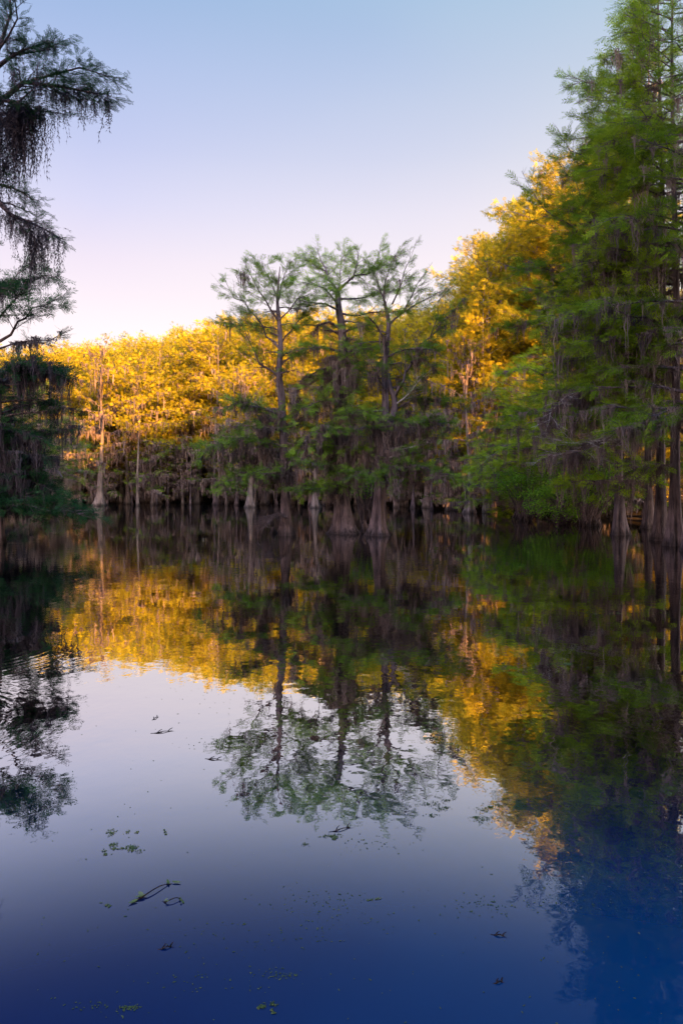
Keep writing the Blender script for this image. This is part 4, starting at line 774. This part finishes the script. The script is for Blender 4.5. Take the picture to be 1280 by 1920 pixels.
def floating_sprig(px, py, label, size=1.0, ang=0.6):
    x, y = floor_pt(px, py); r = empty('floating_sprig', (x, y, 0), label, 'sprig'); m = MB(); n = 9; t = np.linspace(-.5, .5, n)
    P = np.stack([x + t * .34 * size * cos(ang), y + t * .34 * size * sin(ang) + .02 * np.sin(t * 6), .006 + .012 * np.cos(t * 5)], 1); tube(m, P, np.linspace(.006, .0025, n) * size ** .5, 5); m.build('twig', M_BARK, r)
    for i in range(7):
        k = rf.choice([0, 1, 1, 2, n - 1, n - 2, n - 3]); l = MB(); leaf_mesh(l, P[k] + [rf.uniform(-.02, .02), rf.uniform(-.02, .02), 0], rf.uniform(0, 6.28), rf.uniform(.05, .09) * size, rf.uniform(.02, .032) * size, rf.uniform(.1, .5), rf.random()); l.build('leaf', M_FLEAF, r)
floating_sprig(290, 1672, 'floating twig with torn leaves, the largest debris on the blue water at lower left', .8, .75)
floating_sprig(325, 1690, 'short leafy scrap floating right behind the large twig at lower left', .4, -.1)
def floating_twig(px, py, ln, ang, label):
    x, y = floor_pt(px, py); m = MB(); t = np.linspace(-.5, .5, 8); P = np.stack([x + t * ln * cos(ang), y + t * ln * sin(ang) + .03 * ln * np.sin(t * 9), .004 + .006 * np.cos(t * 7)], 1); tube(m, P, np.linspace(.0035, .0012, 8) + .0002 * y, 5)
    r = empty('floating_twig', (x, y, 0), label, 'twig'); m.build('stick', M_BARK, r)
    for k in (2, 5): b = MB(); tube(b, np.array([P[k], P[k] + [.12 * ln * cos(ang + .8), .2 * ln * sin(ang + .9), .006], P[k] + [.28 * ln * cos(ang + .7), .3 * ln * sin(ang + .8), .012]]), np.array([.004, .003, .0015]) + .0002 * y, 4); b.build('side_twig', M_BARK, r)
for a in [(312, 1778, .09, .3, 'thin dark twig floating below the large sprig at lower left'), (305, 1373, .24, .35, 'dark twig floating on the pale reflected sky'), (292, 1347, .13, 1.2, 'short dark twig floating just above another on the pale reflected sky'),
          (640, 1556, .2, .4, 'curved twig floating just below the reflected centre trees'), (400, 1424, .16, -.2, 'dark twig floating left of the reflected centre trees'), (935, 1843, .06, .2, 'tiny dark twig floating at the lower right'), (935, 1755, .09, -.3, 'small twig floating on the turquoise water at the right')]: floating_twig(*a)
def weed_patch(px, py, w, d, n, label, name='duckweed_patch', size=.008):
    x, y = floor_pt(px, py); m = MB(); 
    nb = 3 + n // 18; bl = [(rf.gauss(0, .4) * w, rf.gauss(0, .35) * d, rf.uniform(.05, .28)) for _ in range(nb)]
    for i in range(n * 3 if py > 1500 else n):
        bx, by, br = rf.choice(bl); cx, cy = x + bx + rf.gauss(0, .35) * w * br * 1.6, y + by + rf.gauss(0, .35) * d * br * 1.6; rr = size * rf.uniform(.6, 1.5); a = np.arange(6) * pi / 3 + rf.uniform(0, 1); zc = .003 + rf.uniform(0, .003)
        V = [(cx, cy, zc + .002)] + [(cx + rr * cos(q), cy + rr * .8 * sin(q), zc - .002) for q in a]; m.add(V, np.array([(0, k + 1, (k + 1) % 6 + 1) for k in range(6)]), rf.random())
    o = m.build(name, M_WEED, None); o['label'] = label; o['category'] = 'duckweed'; return o
for a in [(208, 1595, .09, .10, 40, 'small raft of duckweed at left, the left of two side by side'), (250, 1592, .13, .08, 60, 'longer raft of duckweed at left, the right of two side by side'), (228, 1560, .11, .14, 34, 'thin trail of duckweed just above the two rafts at left'),
          (305, 1562, .06, .05, 14, 'few specks of duckweed right of the trail at left'), (612, 1575, .15, .10, 26, 'sparse duckweed just under the reflected tops of the centre trees'), (626, 1568, .05, .05, 30, 'dark clot of duckweed under the reflected centre trees'),
          (850, 1512, .3, .2, 60, 'duckweed scattered left of the reflected yellow trees'), (908, 1520, .28, .2, 70, 'duckweed scattered against the tip of the reflected yellow trees'), (505, 1893, .06, .05, 46, 'clump of pale weed scraps at the bottom of the picture'),
          (203, 1698, .03, .03, 18, 'tiny clot of weed left of the large floating sprig'), (1040, 1247, .9, .2, 60, 'pale streak of duckweed on the dark reflections at right'), (985, 1115, .7, .3, 30, 'faint fleck of duckweed on the green reflection at right'),
          (700, 1686, .1, .03, 12, 'few weed specks right of centre on the dark blue water'), (1110, 1150, .9, .3, 26, 'pale duckweed flecks under the lone slim trunk'), (950, 1186, .7, .3, 24, 'pale duckweed flecks left of the streak at right')]: weed_patch(*a, size=.0042 if a[1] > 1500 else .013)
def specks():
    m = MB()
    cen = [(rf.uniform(60, 1240), 1020 + 900 * rf.random() ** .8, rf.uniform(10, 90)) for _ in range(26)]
    for i in range(1500):
        c_ = rf.choice(cen)
        px, py = (rf.uniform(60, 1240), 1020 + 900 * rf.random() ** .8) if i % 5 == 0 else (c_[0] + rf.gauss(0, c_[2]), c_[1] + rf.gauss(0, c_[2] * .22))
        if py < 1010: continue
        x, y = floor_pt(px, py); rr = rf.uniform(.0012, .0032) * (1 + y * .08); a0 = rf.uniform(0, 3); st = rf.uniform(1, 3)
        V = [(x, y, .004)] + [(x + rr * st * cos(q) * cos(a0) - rr * sin(q) * sin(a0), y + rr * st * cos(q) * sin(a0) + rr * sin(q) * cos(a0), .002) for q in np.arange(6) * pi / 3]; m.add(V, np.array([(0, k + 1, (k + 1) % 6 + 1) for k in range(6)]), rf.random())
    o = m.build('floating_specks', M_WEED, None); o['kind'] = 'stuff'; o['label'] = 'tiny specks of pollen and weed scattered over the water'
specks()
